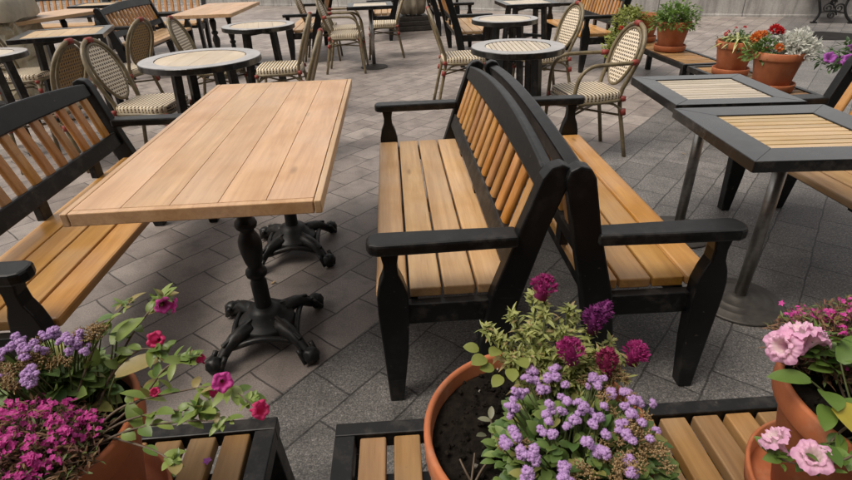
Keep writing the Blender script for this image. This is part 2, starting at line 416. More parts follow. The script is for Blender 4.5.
# dark patch on the far plaza
pm = simple('dark_patch', (.024, .022, .020), .9, .6, 9, spec=.15)
g = MB(); pts = []
for i in range(40):
    a = 2*PI*i/40; q = 1 + .35*noise.noise(Vector((math.cos(a)*1.6, math.sin(a)*1.6, 3.1)))+.12*math.sin(5*a)
    pts.append((6.75 + .80*q*math.cos(a) - .10*math.sin(a), 7.85 + .42*q*math.sin(a) - .22*math.cos(a), .004))
g.add(pts, [tuple(range(40))])
tag(g.build('dark_patch', pm), kind='structure')

# ------------------------------------------------------------------ benches
BL = .77
def make_bench(name, label, seat_m, group, rk=.2125):
    ck = math.sqrt(1 - rk*rk)
    def lean(s): return (-.455 - s*rk, .63 + s*ck)   # (x, z) at distance s along the rake
    def dx(z): return -(rk - .2125)*max(0, z - .55)*1.15
    t = thing(name, label, 'bench', group=group)
    b = MB()
    for i in range(4):
        b.box((-.049 - i*.1065, 0, .4025), (.0985, 1.42, .035), .005 if i else .009)
    b.build('seat', seat_m, t)
    # frame under the seat
    b = MB()
    for s in (-1, 1): b.box((-.215, s*.728, .345), (.33, .036, .075), .004)
    b.box((-.115, 0, .357), (.03, 1.41, .05), .004); b.box((-.385, 0, .350), (.03, 1.41, .062), .004)
    b.box((-.215, 0, .362), (.30, .05, .04), .004)
    b.build('seat_frame', M_['black'], t)
    fl = [(-.066, 0), (-.020, 0), (-.012, .20), (-.004, .37), (-.005, .43), (-.014, .475), (-.028, .51), (-.031, .545), (-.024, .583),
          (-.078, .583), (-.072, .545), (-.074, .51), (-.088, .475), (-.099, .43), (-.100, .37), (-.090, .20)]
    for s in (-1, 1):
        b = MB(); b.prism(fl, s*.77, s*.72, lambda u, v, w: (u, w, v), .005); b.build('leg', M_['black'], t)
    rp = [(-.318, 0), (-.372, 0), (-.412, .22), (-.447, .40), (-.502, .64), (-.535, .79), (-.527, .815), (-.500, .828), (-.470, .82),
          (-.452, .79), (-.415, .62), (-.352, .40), (-.322, .22)]
    for s in (-1, 1):
        b = MB(); b.prism([(u + dx(v), v) for u, v in rp], s*.765, s*.712, lambda u, v, w: (u, w, v), .006); b.build('post', M_['black'], t)
    for s in (-1, 1):
        b = MB(); o = [(.012 - .03, -.044), (.006, -.034), (.014, -.012), (.014, .012), (.006, .034), (.012 - .03, .044), (-.2, .041), (-.425, .036), (-.425, -.036), (-.2, -.041)]
        b.prism(o, .584, .621, lambda u, v, w: (u, s*.743 + v, w), .008); b.build('armrest', M_['black'], t)
    def bk(y, s, w):
        x, z = lean(s); return (x + w*ck, y, z + w*rk)
    lo = [(-.709 + 1.418*i/24, 0.114 + .016*math.cos((-.709 + 1.418*i/24)/.709*PI/2)) for i in range(25)]
    hi = [(y, .176 + .050*max(0, math.cos(y/.72*PI/2))**.85) for y, _ in lo]
    b = MB(); b.prism(lo + hi[::-1], -.022, .020, bk, .007); b.build('top_rail', M_['black'], t)
    b = MB(); b.prism([(-.709, -.150), (.709, -.150), (.709, -.078), (-.709, -.078)], -.020, .018, bk, .005)
    for y in (-.45, 0, .45): b.box((-.425, y, .452), (.03, .06, .065), .003)
    b.build('bottom_rail', M_['black'], t)
    b = MB()
    for i in range(14):
        y = -.65 + 1.30*i/13
        R = Matrix(((ck, 0, -rk), (0, 1, 0), (rk, 0, ck)))
        x, z = lean(.024); b.box((x, y, z), (.024, .050, .222), .010, 0, R, 3)
    b.build('back_slats', M_['slat'], t)
    return t
GB = 'slatted benches on the terrace'
benchA = make_bench('garden_bench', 'bench along the left edge behind the big wooden table, orange slats facing the table', M_['amber'], GB, .27)
benchA.location = (-1.03, 2.01, 0)
benchR = make_bench('garden_bench', 'amber bench facing the steel tables, right one of the back to back pair', M_['amber'], GB)
benchR.location = (1.0, 2.02, 0); benchR.rotation_euler[2] = -.018
benchL = make_bench('garden_bench', 'pale pine bench facing the big wooden table, left one of the back to back pair', M_['seat'], GB, .32)
benchL.location = (-.09, 2.05, 0); benchL.rotation_euler[2] = PI
dup(benchL, (1.79, 1.80, 0), PI, 'bench at the right edge partly under the nearest steel table')
dup(benchL, (1.24, 7.50, 0), 0, 'bench with pale seat just left of the farther round table')
dup(benchL, (-.33, 9.90, 0), PI, 'small distant bench behind the far steel pole table')
dup(benchR, (2.17, 6.92, 0), PI, 'amber slatted bench behind the round tables, next to the trailing potted plant')
dup(benchL, (-2.88, 7.62, 0), 0, 'bench with arched grey top rail left of the far wooden table')
dup(benchL, (-1.38, 8.25, 0), PI, 'bench right of the far wooden table, its brown slats seen edge on')
dup(benchL, (-3.68, 8.85, 0), -PI/2, 'distant bench facing us behind the far wooden table')
dup(benchL, (-5.35, 9.15, 0), -PI/2, 'distant bench facing us beside the tarpaulin cover, upper left corner')
dup(benchL, (1.20, 10.2, 0), 0, 'most distant bench right of the umbrella base')

# ------------------------------------------------------------------ pedestal tables
def make_pedestal_table():
    t = thing('pedestal_table', 'large light wooden table with two ornate black iron pedestals, nearest table', 'table', group='wooden pedestal tables')
    W, Ln = .70, 1.52
    b = MB(); n = 5; w = (W - .044)/n
    for i in range(n):
        b.box((-W/2 + .022 + w*(i+.5), 0, .731), (w - .0016, Ln - .048, .038), .0012)
    for s in (-1, 1):
        b.box((s*(W/2 - .0105), 0, .7305), (.020, Ln, .039), .003)
        b.box((0, s*(Ln/2 - .0115), .7305), (W - .0445, .0225, .039), .003)
    b.build('tabletop', M_['table'], t)
    b = MB(); b.box((0, 0, .702), (.40, 1.1, .018), .002)
    b.build('top_bracket', M_['iron'], t)
    for px, y in ((.018, -.405), (.022, .27)):
        b = MB()
        b.lathe([(.034, .09), (.036, .12), (.031, .135), (.030, .20), (.030, .27), (.026, .278), (.026, .29), (.037, .30), (.040, .312), (.037, .324), (.026, .334), (.026, .345), (.032, .36), (.039, .40), (.042, .43), (.040, .452), (.030, .475),
                 (.025, .482), (.025, .492), (.036, .502), (.040, .514), (.036, .526), (.025, .536), (.025, .548), (.030, .57), (.037, .61), (.039, .635), (.034, .655), (.026, .665), (.040, .685), (.055, .694)], 20, (px, y, 0))
        b.build('column', M_['iron'], t)
        b = MB()
        b.lathe([(.108, .072), (.110, .090), (.104, .100), (.086, .108), (.080, .122), (.066, .130), (.062, .150), (.040, .158), (.034, .162)], 24, (px, y, 0))
        for k in range(4):
            a = PI/4 + k*PI/2 + .06; c, s_ = math.cos(a), math.sin(a)
            P = [(px + r*c, y + r*s_, z) for r, z in ((.05, .094), (.10, .096), (.15, .090), (.185, .070), (.212, .046), (.232, .034))]
            b.tube(P, [.035, .032, .026, .021, .019, .020], 10)
            b.bar((px+.06*c, y+.06*s_, .126), (px+.20*c, y+.20*s_, .086), .016, .022, .004)
            ball = bmesh.new(); bmesh.ops.create_icosphere(ball, subdivisions=3, radius=.033)
            for v in ball.verts: v.co += v.co.normalized()*(.006*noise.noise(v.co*90) + .003*noise.noise(v.co*200))
            b.addbm(ball, 0, True, Matrix.Translation((px + .246*c, y + .246*s_, .036)))
            b.tube([(px+(.213+.012*q)*c - .030*s_*g_, y+(.213+.012*q)*s_ + .030*c*g_, .066 - .017*q) for g_ in (1,) for q in range(4)], .010, 6)
            b.tube([(px+(.213+.012*q)*c + .030*s_, y+(.213+.012*q)*s_ - .030*c, .066 - .017*q) for q in range(4)], .010, 6)
            a2 = a + PI/4; c2, s2 = math.cos(a2), math.sin(a2); a3 = a + PI/2
            b.tube(bz([(px+.165*c, y+.165*s_, .060), (px+.118*c2, y+.118*s2, .088), (px+.165*math.cos(a3), y+.165*math.sin(a3), .060)], 5), .012, 6)
        b.build('pedestal_base', M_['iron'], t)
    return t
pt = make_pedestal_table(); pt.location = (-.565, 2.072, 0)
for o in (dup(pt, (-2.12, 7.25, 0), .0, 'light wooden table between two far benches, top left of the picture'),
          dup(pt, (-4.22, 7.15, 0), -.30, 'light wooden table turned at an angle beside the tarpaulin cover')): pass

# ------------------------------------------------------------------ steel-pole square tables
def make_square_table(size, border, label, loc, rz, mats):
    t = thing('square_table', label, 'table', loc, rz, 'square steel pole tables')
    h = size/2; q = h - border
    b = MB(); o = [(-h, -h), (h, -h), (h, h), (-h, h)]; i_ = [(-q, -q), (q, -q), (q, q), (-q, q)]
    for k in range(4):
        b.prism([o[k], o[(k+1) % 4], i_[(k+1) % 4], i_[k]], .712, .75, lambda u, v, w: (u, v, w), .0022)
    b.box((0, 0, .712), (2*q + .04, 2*q + .04, .012))
    b.build('frame', M_['rim'], t)
    b = MB(); n = 9; w = 2*q/n
    for k in range(n): b.box((0, -q + w*(k+.5), .735), (2*q - .004, w - .007, .022), .002)
    b.build('slat_inlay', mats, t)
    b = MB(); b.tube([(0, 0, .012), (0, 0, .705)], .024, 20); b.build('pole', M_['steel'], t)
    b = MB(); b.lathe([(.172, 0), (.175, .006), (.168, .012), (.135, .016), (.132, .020), (.126, .0205), (.098, .023), (.095, .028), (.088, .0285), (.05, .032), (.045, .04), (.028, .042)], 40)
    b.build('base_plate', M_['plate'], t)
    return t
make_square_table(.60, .115, 'near square table with warm slatted inlay and steel pole, at the right edge', (1.405, 1.70, 0), -.07, M_['inlay'])
make_square_table(.535, .085, 'square table with pale slatted inlay just beyond the nearest steel table', (1.445, 2.31, 0), -.07, M_['inlay_grey'])
make_square_table(.55, .07, 'small far square table with a pink white top by the armchairs', (-.225, 7.02, 0), 0.03, M_['inlay_pale'])
make_square_table(.60, .07, 'far black edged table in front of the distant upper left bench', (-4.25, 8.65, 0), .1, M_['inlay'])

def leg_table(name, label, loc, rz, top, inlay, legs_r, cat='table', group=None):
    t = thing(name, label, cat, loc, rz, group)
    top(t)
    for k in range(4):
        a = PI/4 + k*PI/2; c, s = math.cos(a), math.sin(a); b = MB()
        b.bar((legs_r*.78*c, legs_r*.78*s, .712), (legs_r*c, legs_r*s, 0), .052, .052, .004, up=(c, s, .01)); b.build('leg', M_['black'], t)
    r = legs_r*.88
    for k in range(2):
        b = MB()
        a = PI/4 + k*PI/2
        b.bar((-r*math.cos(a), -r*math.sin(a), .36 + k*.028), (r*math.cos(a), r*math.sin(a), .36 + k*.028), .045, .03, .003)
        b.build('crossbar', M_['black'], t)
        b = MB(); b.bar((-r*math.cos(a), -r*math.sin(a), .678 + k*.012), (r*math.cos(a), r*math.sin(a), .678 + k*.012), .04, .02 + .012*k, .003); b.build('top_rail', M_['black'], t)
    return t
def round_top(R, ri, slats, m):
    def f(t):
        b = MB()
        b.lathe([(ri + .002, .712), (R - .003, .712), (R, .715), (R, .747), (R - .003, .75), (ri + .002, .75), (ri + .002, .712)], 72, smooth=False)
        b.lathe([(.0, .706), (ri+.03, .706), (ri+.03, .712), (.0, .712)], 40)
        k_ = len(b.f)
        vs = []; n_ = 72
        for q in (ri + .004, R - .004):
            for j in range(n_): vs.append((q*math.cos(2*PI*j/n_), q*math.sin(2*PI*j/n_), .7508))
        b.add(vs, [(j, n_ + j, n_ + (j+1) % n_, (j+1) % n_) for j in range(n_)], 1)
        b.build('table_rim', [M_['rim'], M_['rim_sheen']], t)
        b = MB(); n = slats; w = 2*ri/n; gap = .006 if n > 8 else .0015
        for k in range(n):
            x0 = -ri + w*k + gap/2; x1 = -ri + w*(k+1) - gap/2; poly = []
            for i in range(9):
                x = x0 + (x1-x0)*i/8; poly.append((x, math.sqrt(max(ri*ri*.998 - x*x, 1e-5))))
            b.prism([(x, -y) for x, y in poly] + poly[::-1], .716, .7485, lambda u, v, w_: (u, v, w_))
        b.build('slat_inlay', m, t)
    return f
def square_top(size, border, m):
    def f(t):
        h = size/2; q = h - border; b = MB(); o = [(-h, -h), (h, -h), (h, h), (-h, h)]; i_ = [(-q, -q), (q, -q), (q, q), (-q, q)]
        for k in range(4): b.prism([o[k], o[(k+1) % 4], i_[(k+1) % 4], i_[k]], .712, .75, lambda u, v, w: (u, v, w), .0022)
        b.build('frame', M_['rim'], t)
        b = MB(); n = 6; w = 2*q/n
        for k in range(n): b.box((-q + w*(k+.5), 0, .733), (w - .002, 2*q - .004, .026), .002)
        b.build('slat_inlay', m, t)
    return f
GR = 'round black rimmed tables'
M_['inlay_cream'] = wood('inlay_cream_boards', (.45, .34, .22), (.62, .50, .35), 'Y', .36, .2, coat=.2, knots=False)
leg_table('round_table', 'round table with gapped white slats, right behind the back to back benches', (.85, 3.63, 0), -.05, round_top(.312, .215, 14, M_['inlay_pale']), 0, .20, group=GR)
leg_table('round_table', 'farther round table with smooth pale top, behind the slatted round one', (1.065, 5.12, 0), .1, round_top(.305, .235, 5, M_['inlay_pale']), 0, .20, group=GR)
leg_table('round_table', 'larger round table beside the big wooden table, plain cream inlay', (-1.255, 3.68, 0), 0, round_top(.385, .285, 4, M_['inlay_cream']), 0, .24, group=GR)
leg_table('round_table', 'far round table with wide black legs, behind the larger round table', (-1.23, 5.36, 0), .2, round_top(.335, .255, 4, M_['inlay_cream']), 0, .22, group=GR)
leg_table('round_table', 'round table cut by the left edge, only its black rim in view', (-3.02, 4.22, 0), .2, round_top(.30, .21, 5, M_['inlay_pale']), 0, .20, group=GR)
leg_table('square_table', 'black legged square table at the left, behind the two cane chairs', (-3.02, 5.38, 0), .30, square_top(.74, .07, M_['inlay']), 0, .34, group='square black legged tables')
leg_table('square_table', 'black legged square table beyond the two right round tables', (1.62, 6.60, 0), 0.03, square_top(.62, .07, M_['inlay_pale']), 0, .30, group='square black legged tables')

# ------------------------------------------------------------------ bistro chairs
def backx(z): return -.178 - (z - .45)*.34
def make_chair(label, arms):
    t = thing('bistro_chair', label, 'chair', group='bamboo bistro chairs')
    # seat: rounded woven pad
    def outline(k, e):
        pts = []
        for i in range(36):
            a = 2*PI*i/36; c, s = math.cos(a), math.sin(a); p = .42
            pts.append((.195*k*(abs(c)**p)*(1 if c > 0 else -1), (.205 - .02*(c < 0))*k*(abs(s)**p)*(1 if s > 0 else -1), e))
        return pts
    b = MB(); rings = [outline(1, .418), outline(1.01, .44), outline(.99, .456), outline(.93, .462)]
    vs = [p for r in rings for p in r]; fs = []
    for i in range(3):
        for j in range(36): fs.append((i*36+j, i*36+(j+1) % 36, (i+1)*36+(j+1) % 36, (i+1)*36+j))
    fs.append(tuple(range(36))[::-1]); fs.append(tuple(108+j for j in range(36)))
    b.add(vs, fs, 0, False); b.build('seat', M_['cane_seat'], t)
    b = MB(); b.tube([(x*1.0, y*1.0, .408) for x, y, z in outline(1.0, 0)], .0125, 8, closed=True)
    b.build('seat_ring', M_['bamboo'], t)
    # back hoop, running down into the rear legs
    hoop = []
    for i in range(21):
        a = -.12 + (PI + .24)*i/20
        hoop.append((backx(.662 + .203*math.sin(a)), .180*math.cos(a), .662 + .203*math.sin(a)))
    R = [(-.262, .176, 0), (-.215, .160, .22), (-.176, .146, .42), (backx(.53), .160, .53)]
    path = bz(R + hoop + [(x, -y, z) for x, y, z in R[::-1]], 2)
    b = MB(); b.tube(path, .0145, 8); b.build('back_hoop', M_['bamboo'], t)
    def ell(k, dx, a0=0):
        return [(backx(.659 + .170*k*math.sin(2*PI*i/32)) + dx, (.128 + .010*math.sin(2*PI*i/32))*k*math.cos(2*PI*i/32), .659 + .170*k*math.sin(2*PI*i/32)) for i in range(32)]
    b = MB(); b.tube(ell(1.05, 0), .011, 8, closed=True); b.build('back_ring', M_['bamboo'], t)
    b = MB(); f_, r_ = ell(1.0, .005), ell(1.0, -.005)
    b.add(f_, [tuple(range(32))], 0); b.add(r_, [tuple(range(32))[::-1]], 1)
    b.build('cane_back', [M_['cane_front'], M_['cane_rear_shade']], t)
    for s in (-1, 1):
        b = MB(); top = .65 if arms else .41
        if arms:
            P = bz([(.215, s*.20, 0), (.195, s*.20, .25), (.185, s*.205, .45), (.165, s*.215, .58), (.10, s*.222, .645), (0, s*.222, .655), (-.15, s*.215, .655), (-.225, s*.195, .655)], 4)
            b.tube(P, .0135, 8); b.build('arm_leg', M_['bamboo'], t)
        else:
            b.tube([(.215, s*.20, 0), (.18, s*.185, .41)], .0135, 8); b.build('leg', M_['bamboo'], t)
    b = MB()
    b.tube(bz([(.195, -.185, .33), (.15, -.06, .385), (.15, .06, .385), (.195, .185, .33)], 4), .009, 6)
    for s in (-1, 1):
        b.tube(bz([(.195, s*.19, .33), (.10, s*.175, .39), (-.10, s*.165, .39), (-.20, s*.165, .33)], 4), .009, 6)
    b.tube([(.195, -.19, .325), (-.205, .168, .30)], .008, 6); b.tube([(.195, .19, .325), (-.205, -.168, .315)], .008, 6)
    b.build('stretcher', M_['bamboo'], t)
    b0 = [((.188, s*.19, .345), (.188, s*.19, .305)) for s in (-1, 1)] + [((.182, s*.187, .412), (.182, s*.187, .388)) for s in (-1, 1)]
    b0 += [((-.199, s*.169, .345), (-.206, s*.171, .305)) for s in (-1, 1)] + [((-.190, s*.167, .43), (-.192, s*.167, .40)) for s in (-1, 1)]
    b0 += [((backx(.863), -.028, .865), (backx(.863), .028, .865))]
    if arms: b0 += [((-.19, s*.208, .655), (-.235, s*.192, .655)) for s in (-1, 1)]
    for a, c in b0:
        b = MB(); b.tube([a, c], .0185, 10); b.build('binding', M_['bind'], t)
    return t
cA = make_chair('near cane chair behind the left bench, seat pointing to the round table', False); cA.location = (-1.70, 3.80, 0); cA.rotation_euler[2] = -.12
dup(cA, (-2.45, 3.86, 0), PI - .12, 'cane chair just behind the nearest left one, brown rear of its back showing')
dup(cA, (-3.31, 5.12, 0), -.05, 'chair at the far left edge with only its cream seat and front legs showing')
dup(cA, (-2.47, 5.12, 0), PI - .22, 'chair left of the larger round table turned away, dark oval back')
dup(cA, (-1.60, 5.08, 0), .0, 'chair behind the larger round table, pale oval back leaning left')
dup(cA, (-.79, 3.82, 0), PI, 'chair seen edge on, between the larger round table and the big wooden table')
dup(cA, (-1.00, 4.93, 0), PI + .02, 'chair with cream seat toward the larger round table, back seen as a thin upright strip')
dup(cA, (.67, 5.06, 0), .02, 'chair seen from the side, left of the slatted round table')
dup(cA, (1.40, 4.97, 0), PI + .2, 'chair right of the farther round table, tall oval back facing left')
cB = make_chair('cane armchair with curved bamboo arms, right of the slatted round table', True); cB.location = (1.335, 3.57, 0); cB.rotation_euler[2] = PI + .12
dup(cB, (-.53, 6.85, 0), -.05, 'front armchair at the far square table')
dup(cB, (-.58, 7.40, 0), -.05, 'second armchair behind the front one at the far square table')
dup(cA, (-.92, 7.75, 0), .0, 'leftmost cane chair of the far group by the square table')
dup(cA, (-.08, 7.75, 0), PI, 'chair right of the steel pole of the far square table')

# ------------------------------------------------------------------ planter benches
def planter_bench(Ln, label, loc, rz, W=.42):
    t = thing('low_bench', label, 'bench', loc, rz, 'low planter benches')
    # long axis x, origin at the centre
    b = MB(); h = Ln/2; w = W/2
    for s in (-1, 1):
        b.box((0, s*(w - .019), .327), (Ln, .038, .046), .003)
        b.box((s*(h - .024), 0, .327), (.048, W - .077, .046), .003)
    for y in (-.07, .07): b.box((0, y, .296), (Ln - .1, .05, .022), .002, 0)
    b.build('frame', M_['black'], t)
    b = MB(); n = int((Ln - .10)/.0765); p = (Ln - .10)/n
    for i in range(n):
        b.box((-h + .05 + p*(i+.5), 0, .326 + .001*(i % 3)), (.0615, W - .082, .034), .004)
    b.build('slats', M_['old'], t)
    for sx in (-1, 1):
        for sy in (-1, 1):
            b = MB(); b.bar((sx*(h - .030), sy*(w - .03), .303), (sx*(h - .012), sy*(w - .02), 0), .05, .05, .004, up=(0, 1, 0)); b.build('leg', M_['black'], t)
    return t
planter_bench(1.30, 'low slatted bench in the bottom left corner under the magenta flower pot', (-.328 - .65, .92 - .21, 0), 0.012)
planter_bench(1.30, 'low slatted bench along the bottom edge under the middle flower pot', (-.187 + .65, .883 - .21, 0), -.012)
planter_bench(1.13, 'nearer far planter bench carrying two terracotta pots, behind the steel tables', (2.63 + .21, 3.52 + .565, 0), PI/2 - .02)
planter_bench(1.13, 'planter bench at the right edge under the purple petunia pot', (3.86, 3.50, 0), .05)
planter_bench(1.50, 'far planter bench with the bushy green pot and the trailing plant', (2.63 + .21, 4.70 + .75, 0), PI/2)

# ------------------------------------------------------------------ pots
def uni_(a, b): return random.uniform(a, b)
M_['grit'] = simple('pale_grit', (.30, .27, .22), .8, .4)
def pot(label, loc, r=.18, h=.275, group='terracotta flower pots', soil=.035):
    t = thing('flower_pot', label, 'flower pot', loc, 0, group)
    k = r/.18
    b = MB(); rb = .118*k
    b.lathe([(rb, .0), (rb + .004, .004), (r - .016*k, h - .060), (r - .014*k, h - .056), (r - .003, h - .053), (r, h - .048), (r + .001, h - .005), (r - .002, h), (r - .009, h), (r - .0115, h - .006), (r - .014, h - .05), (r - .035, h - .11)], 64)
    b.build('pot_body', M_['terra'], t)
    b = MB(); n = 56; rs = r - .012; vs = [(0, 0, h - soil + .008)]; fs = []
    for i in range(1, 17):
        for j in range(n):
            a = 2*PI*j/n; q = rs*i/16
            z = h - soil + (.014*noise.noise(Vector((math.cos(a)*q*26 + loc[0]*9, math.sin(a)*q*26, 2))) + .009*noise.noise(Vector((math.cos(a)*q*95, math.sin(a)*q*95, 5))) + .004)*(i < 16)
            vs.append((q*math.cos(a), q*math.sin(a), z))
    for j in range(n): fs.append((0, 1+j, 1+(j+1) % n))
    for i in range(15):
        for j in range(n): fs.append((1+i*n+j, 1+(i+1)*n+j, 1+(i+1)*n+(j+1) % n, 1+i*n+(j+1) % n))
    b.add(vs, fs, 0, True)
    if loc[1] < 1:
        for i in range(420):
            a = uni_(0, 2*PI); q = rs*math.sqrt(random.random())*.97; R_ = uni_(.0015, .0055)*(1.6 if i % 23 == 0 else 1)
            ico = bmesh.new(); bmesh.ops.create_icosphere(ico, subdivisions=1, radius=R_)
            for v in ico.verts: v.co *= uni_(.65, 1.3)
            b.addbm(ico, 1 if i % 31 == 0 else 0, False, Matrix.Translation((q*math.cos(a), q*math.sin(a), h - soil + .011 + uni_(-.004, .004))))
    b.build('soil', [M_['soil'], M_['grit']], t)
    return t
def saucer(label, loc, r=.15):
    b = MB(); b.lathe([(r - .016, 0), (r - .008, .004), (r, .050), (r - .002, .055), (r - .008, .0545), (r - .014, .014), (r - .03, .010), (.0, .010)], 48)
    o = b.build('pot_saucer', M_['terra']); o.location = loc
    return tag(o, label, 'saucer', 'terracotta saucers')
ZB = .3505
def pot_set(x, y, r, h, l1, l2, z=ZB):
    saucer(l2, (x, y, z), r*(.97 if y < 1 else .94)); return pot(l1, (x, y, z + .0105), r, h)
pot_set(-.668, .660, .185, .292, 'terracotta pot of magenta and lilac flowers in the bottom left corner', 'saucer under the bottom left pot')
pot_set(.205, .585, .187, .292, 'big terracotta pot with bare dark soil on its left, bottom centre', 'saucer under the bottom centre pot')
pot_set(.845, .585, .187, .292, 'terracotta pot with pink double petunias at the bottom right', 'wide saucer holding the bottom right pot')
pot_set(2.845, 5.42, .165, .27, 'far terracotta pot with a bushy green plant', 'saucer under the bushy green pot')
pot_set(2.80, 4.27, .150, .255, 'middle far pot with yellow green strap leaves', 'saucer under the strap leaf pot')
pot_set(2.79, 3.74, .168, .262, 'nearest of the far pots, with red and orange flowers and silver leaves', 'saucer under the pot with silver leaves')
pot_set(2.83, 6.05, .165, .27, 'farthest terracotta pot, trailing plant spilling from it to the left', 'saucer under the trailing plant pot')
pot_set(3.50, 3.55, .165, .27, 'terracotta pot of purple petunias at the right edge, mostly out of view', 'saucer under the purple petunia pot')

# ------------------------------------------------------------------ flowers and plants
rnd = random.random
def uni(a, b): return random.uniform(a, b)
def rdir(zmin=-1, zmax=1):
    z = uni(zmin, zmax); a = uni(0, 2*PI); q = math.sqrt(max(0, 1-z*z)); return Vector((q*math.cos(a), q*math.sin(a), z))
def align(d, roll=None):
    d = Vector(d).normalized(); q = d.to_track_quat('Z', 'Y').to_matrix().to_4x4()
    return q @ Matrix.Rotation(uni(0, 2*PI) if roll is None else roll, 4, 'Z')
def proto(mb, name, mats):
    o = mb.build(name, mats); me = o.data; bpy.data.objects.remove(o); return me
def puff(m):
    b = MB()
    for i in range(17):
        d = rdir(-.15, 1) if i else Vector((0, 0, 1)); c = d*.0078; R_ = uni(.0034, .0046)
        ico = bmesh.new(); bmesh.ops.create_icosphere(ico, subdivisions=2, radius=R_)
        for v in ico.verts: v.co *= 1 + .22*noise.noise(v.co*900 + d*7)
        b.addbm(ico, 0, True, Matrix.Translation(c))
        for k in range(16):
            e = (rdir(-1, 1) + d*.5).normalized(); b.leaf(c + e*R_*.8, e, rdir(), uni(.002, .0034), .0011, .1, 0, 2)
    return proto(b, 'ageratum_head', m)
def seedhead(m):
    b = MB()
    for i in range(44):
        d = rdir(-.3, 1); p = d*uni(.005, .014)
        ico = bmesh.new(); bmesh.ops.create_icosphere(ico, subdivisions=1, radius=uni(.0013, .0024))
        b.addbm(ico, 0, True, Matrix.Translation(p) @ Matrix.Diagonal((1, 1, uni(.8, 1.5), 1)))
        if i % 2: b.leaf(p, d, rdir(), .008, .0025, .1, 0, 2)
    return proto(b, 'dried_head', m)
def petunia(mats, double=False, R=.026):
    b = MB(); nl = 5; n = 80
    for layer in range(2 if double else 1):
        k = (1, .62)[layer]; rings = []
        for i, (r, z) in enumerate(((.003, -.036), (.0055, -.020), (.011, -.007), (R*.62*k, .004 + .005*layer), (R*.86*k, .005 + .008*layer), (R*k, .000 + .010*layer))):
            ring = []
            for j in range(n):
                a = 2*PI*j/n; ph = layer*.7
                lob = 1 + (.08*math.cos(nl*a + ph) if i >= 3 else 0)
                ruf = (.0036 if double else .003)*(i/5)**2*math.sin((9 if double else 7)*a*1.0 + layer*2 + i)*1.0 + (.0016 if double else .0008)*(i/5)**3*math.sin(23*a + layer) + .002*noise.noise(Vector((math.cos(a)*3, math.sin(a)*3, layer+i*.3)))*(i > 2)
                ring.append((r*lob*math.cos(a), r*lob*math.sin(a), z + ruf))
            rings.append(ring)
        vs = [p for q in rings for p in q]; fs = []
        for i in range(5):
            for j in range(n): fs.append((i*n+j, i*n+(j+1) % n, (i+1)*n+(j+1) % n, (i+1)*n+j))
        b.add(vs, fs, 0, True)
    for k in range(5):
        a = k*2*PI/5; b.leaf((0, 0, -.030), (math.cos(a)*.6, math.sin(a)*.6, .8), (0, 0, 1), .013, .004, -.1, 1, 2)
    return proto(b, 'petunia_bloom', mats)
def star(m, R=.008, n=5):
    b = MB()
    for k in range(n):
        a = 2*PI*k/n + uni(-.15, .15); b.leaf((0, 0, 0), (math.cos(a), math.sin(a), uni(.1, .5)), (0, 0, 1), R*uni(.85, 1.15), R*.75, uni(-.1, .3), 0, 2)
    return proto(b, 'small_bloom', m)
def plume(m, h=.05, r=.019, n=260):
    b = MB()
    for i in range(n):
        t = rnd()**.8; a = uni(0, 2*PI); rr = r*(math.sin(PI*min(1, t*.85 + .15)))*uni(.6, 1.05)
        p = Vector((rr*math.cos(a), rr*math.sin(a), h*t)); d = Vector((math.cos(a), math.sin(a), .9)) + rdir()*.5
        b.leaf(p*.85, d, rdir(), uni(.006, .010), .0038, uni(0, .4), 0, 2)
    b.tube([(0, 0, -.01), (0, 0, h*.9)], [r*.55, r*.25], 7)
    return proto(b, 'plume', m)
def pom(m, R=.02, n=70):
    b = MB()
    for i in range(n):
        d = rdir(-.1, 1); b.leaf(d*R*.35, d + rdir()*.25, rdir(), R*uni(.6, .75), R*.42, uni(0, .5), 0, 2)
    return proto(b, 'pompon_bloom', m)
P_puff = puff(L_['lilac']); P_seed = seedhead(L_['brown'])
def petal_mat(name, rim, mid, throat, R):
    m = leafmat(name, rim, rim, .4, .6); nt = m.node_tree; n = N(nt); tc = n('TexCoord')
    ln = n('VectorMath', operation='LENGTH'); n.l(tc.outputs['Object'], ln.inputs[0])
    v = n.noise(tc.outputs['Object'], 260, 3, .6)
    c = n.ramp(n.math('ADD', n.math('DIVIDE', ln.outputs['Value'], R), n.math('MULTIPLY', n.math('SUBTRACT', v, .5), .5)), [(.25, throat), (.6, mid), (.95, rim)])
    b = [q for q in nt.nodes if q.type == 'BSDF_PRINCIPLED'][0]; t = [q for q in nt.nodes if q.type == 'BSDF_TRANSLUCENT'][0]
    n.l(c, b.inputs['Base Color']); n.l(c, t.inputs['Color']); return m
L_['pinkp'] = petal_mat('pink_petal', (.80, .42, .62), (.84, .54, .68), (.90, .84, .74), .030)
P_pet_pink = petunia([L_['pinkp'], L_['pet']], True, .030); P_pet_mag = petunia([L_['mag'], L_['pet']], False, .024)
P_pet_hot = petunia([L_['hot'], L_['pet']], False, .021); P_pet_vio = petunia([L_['violet'], L_['pet']], False, .030)
P_star = star(L_['mag'], .0080); P_plum = plume(L_['plum']); P_wine = plume(L_['wine'], .045, .017); P_magp = plume(L_['mag'], .036, .020)
L_['magd'] = leafmat('celosia_bloom', (.30, .012, .12), (.48, .04, .24), .3, .7)
P_magp = plume(L_['magd'], .036, .021)
P_pom_red = pom(L_['red'], .034); P_pom_or = pom(L_['orange'], .032); P_pom_small = pom(L_['red'], .018, 40)

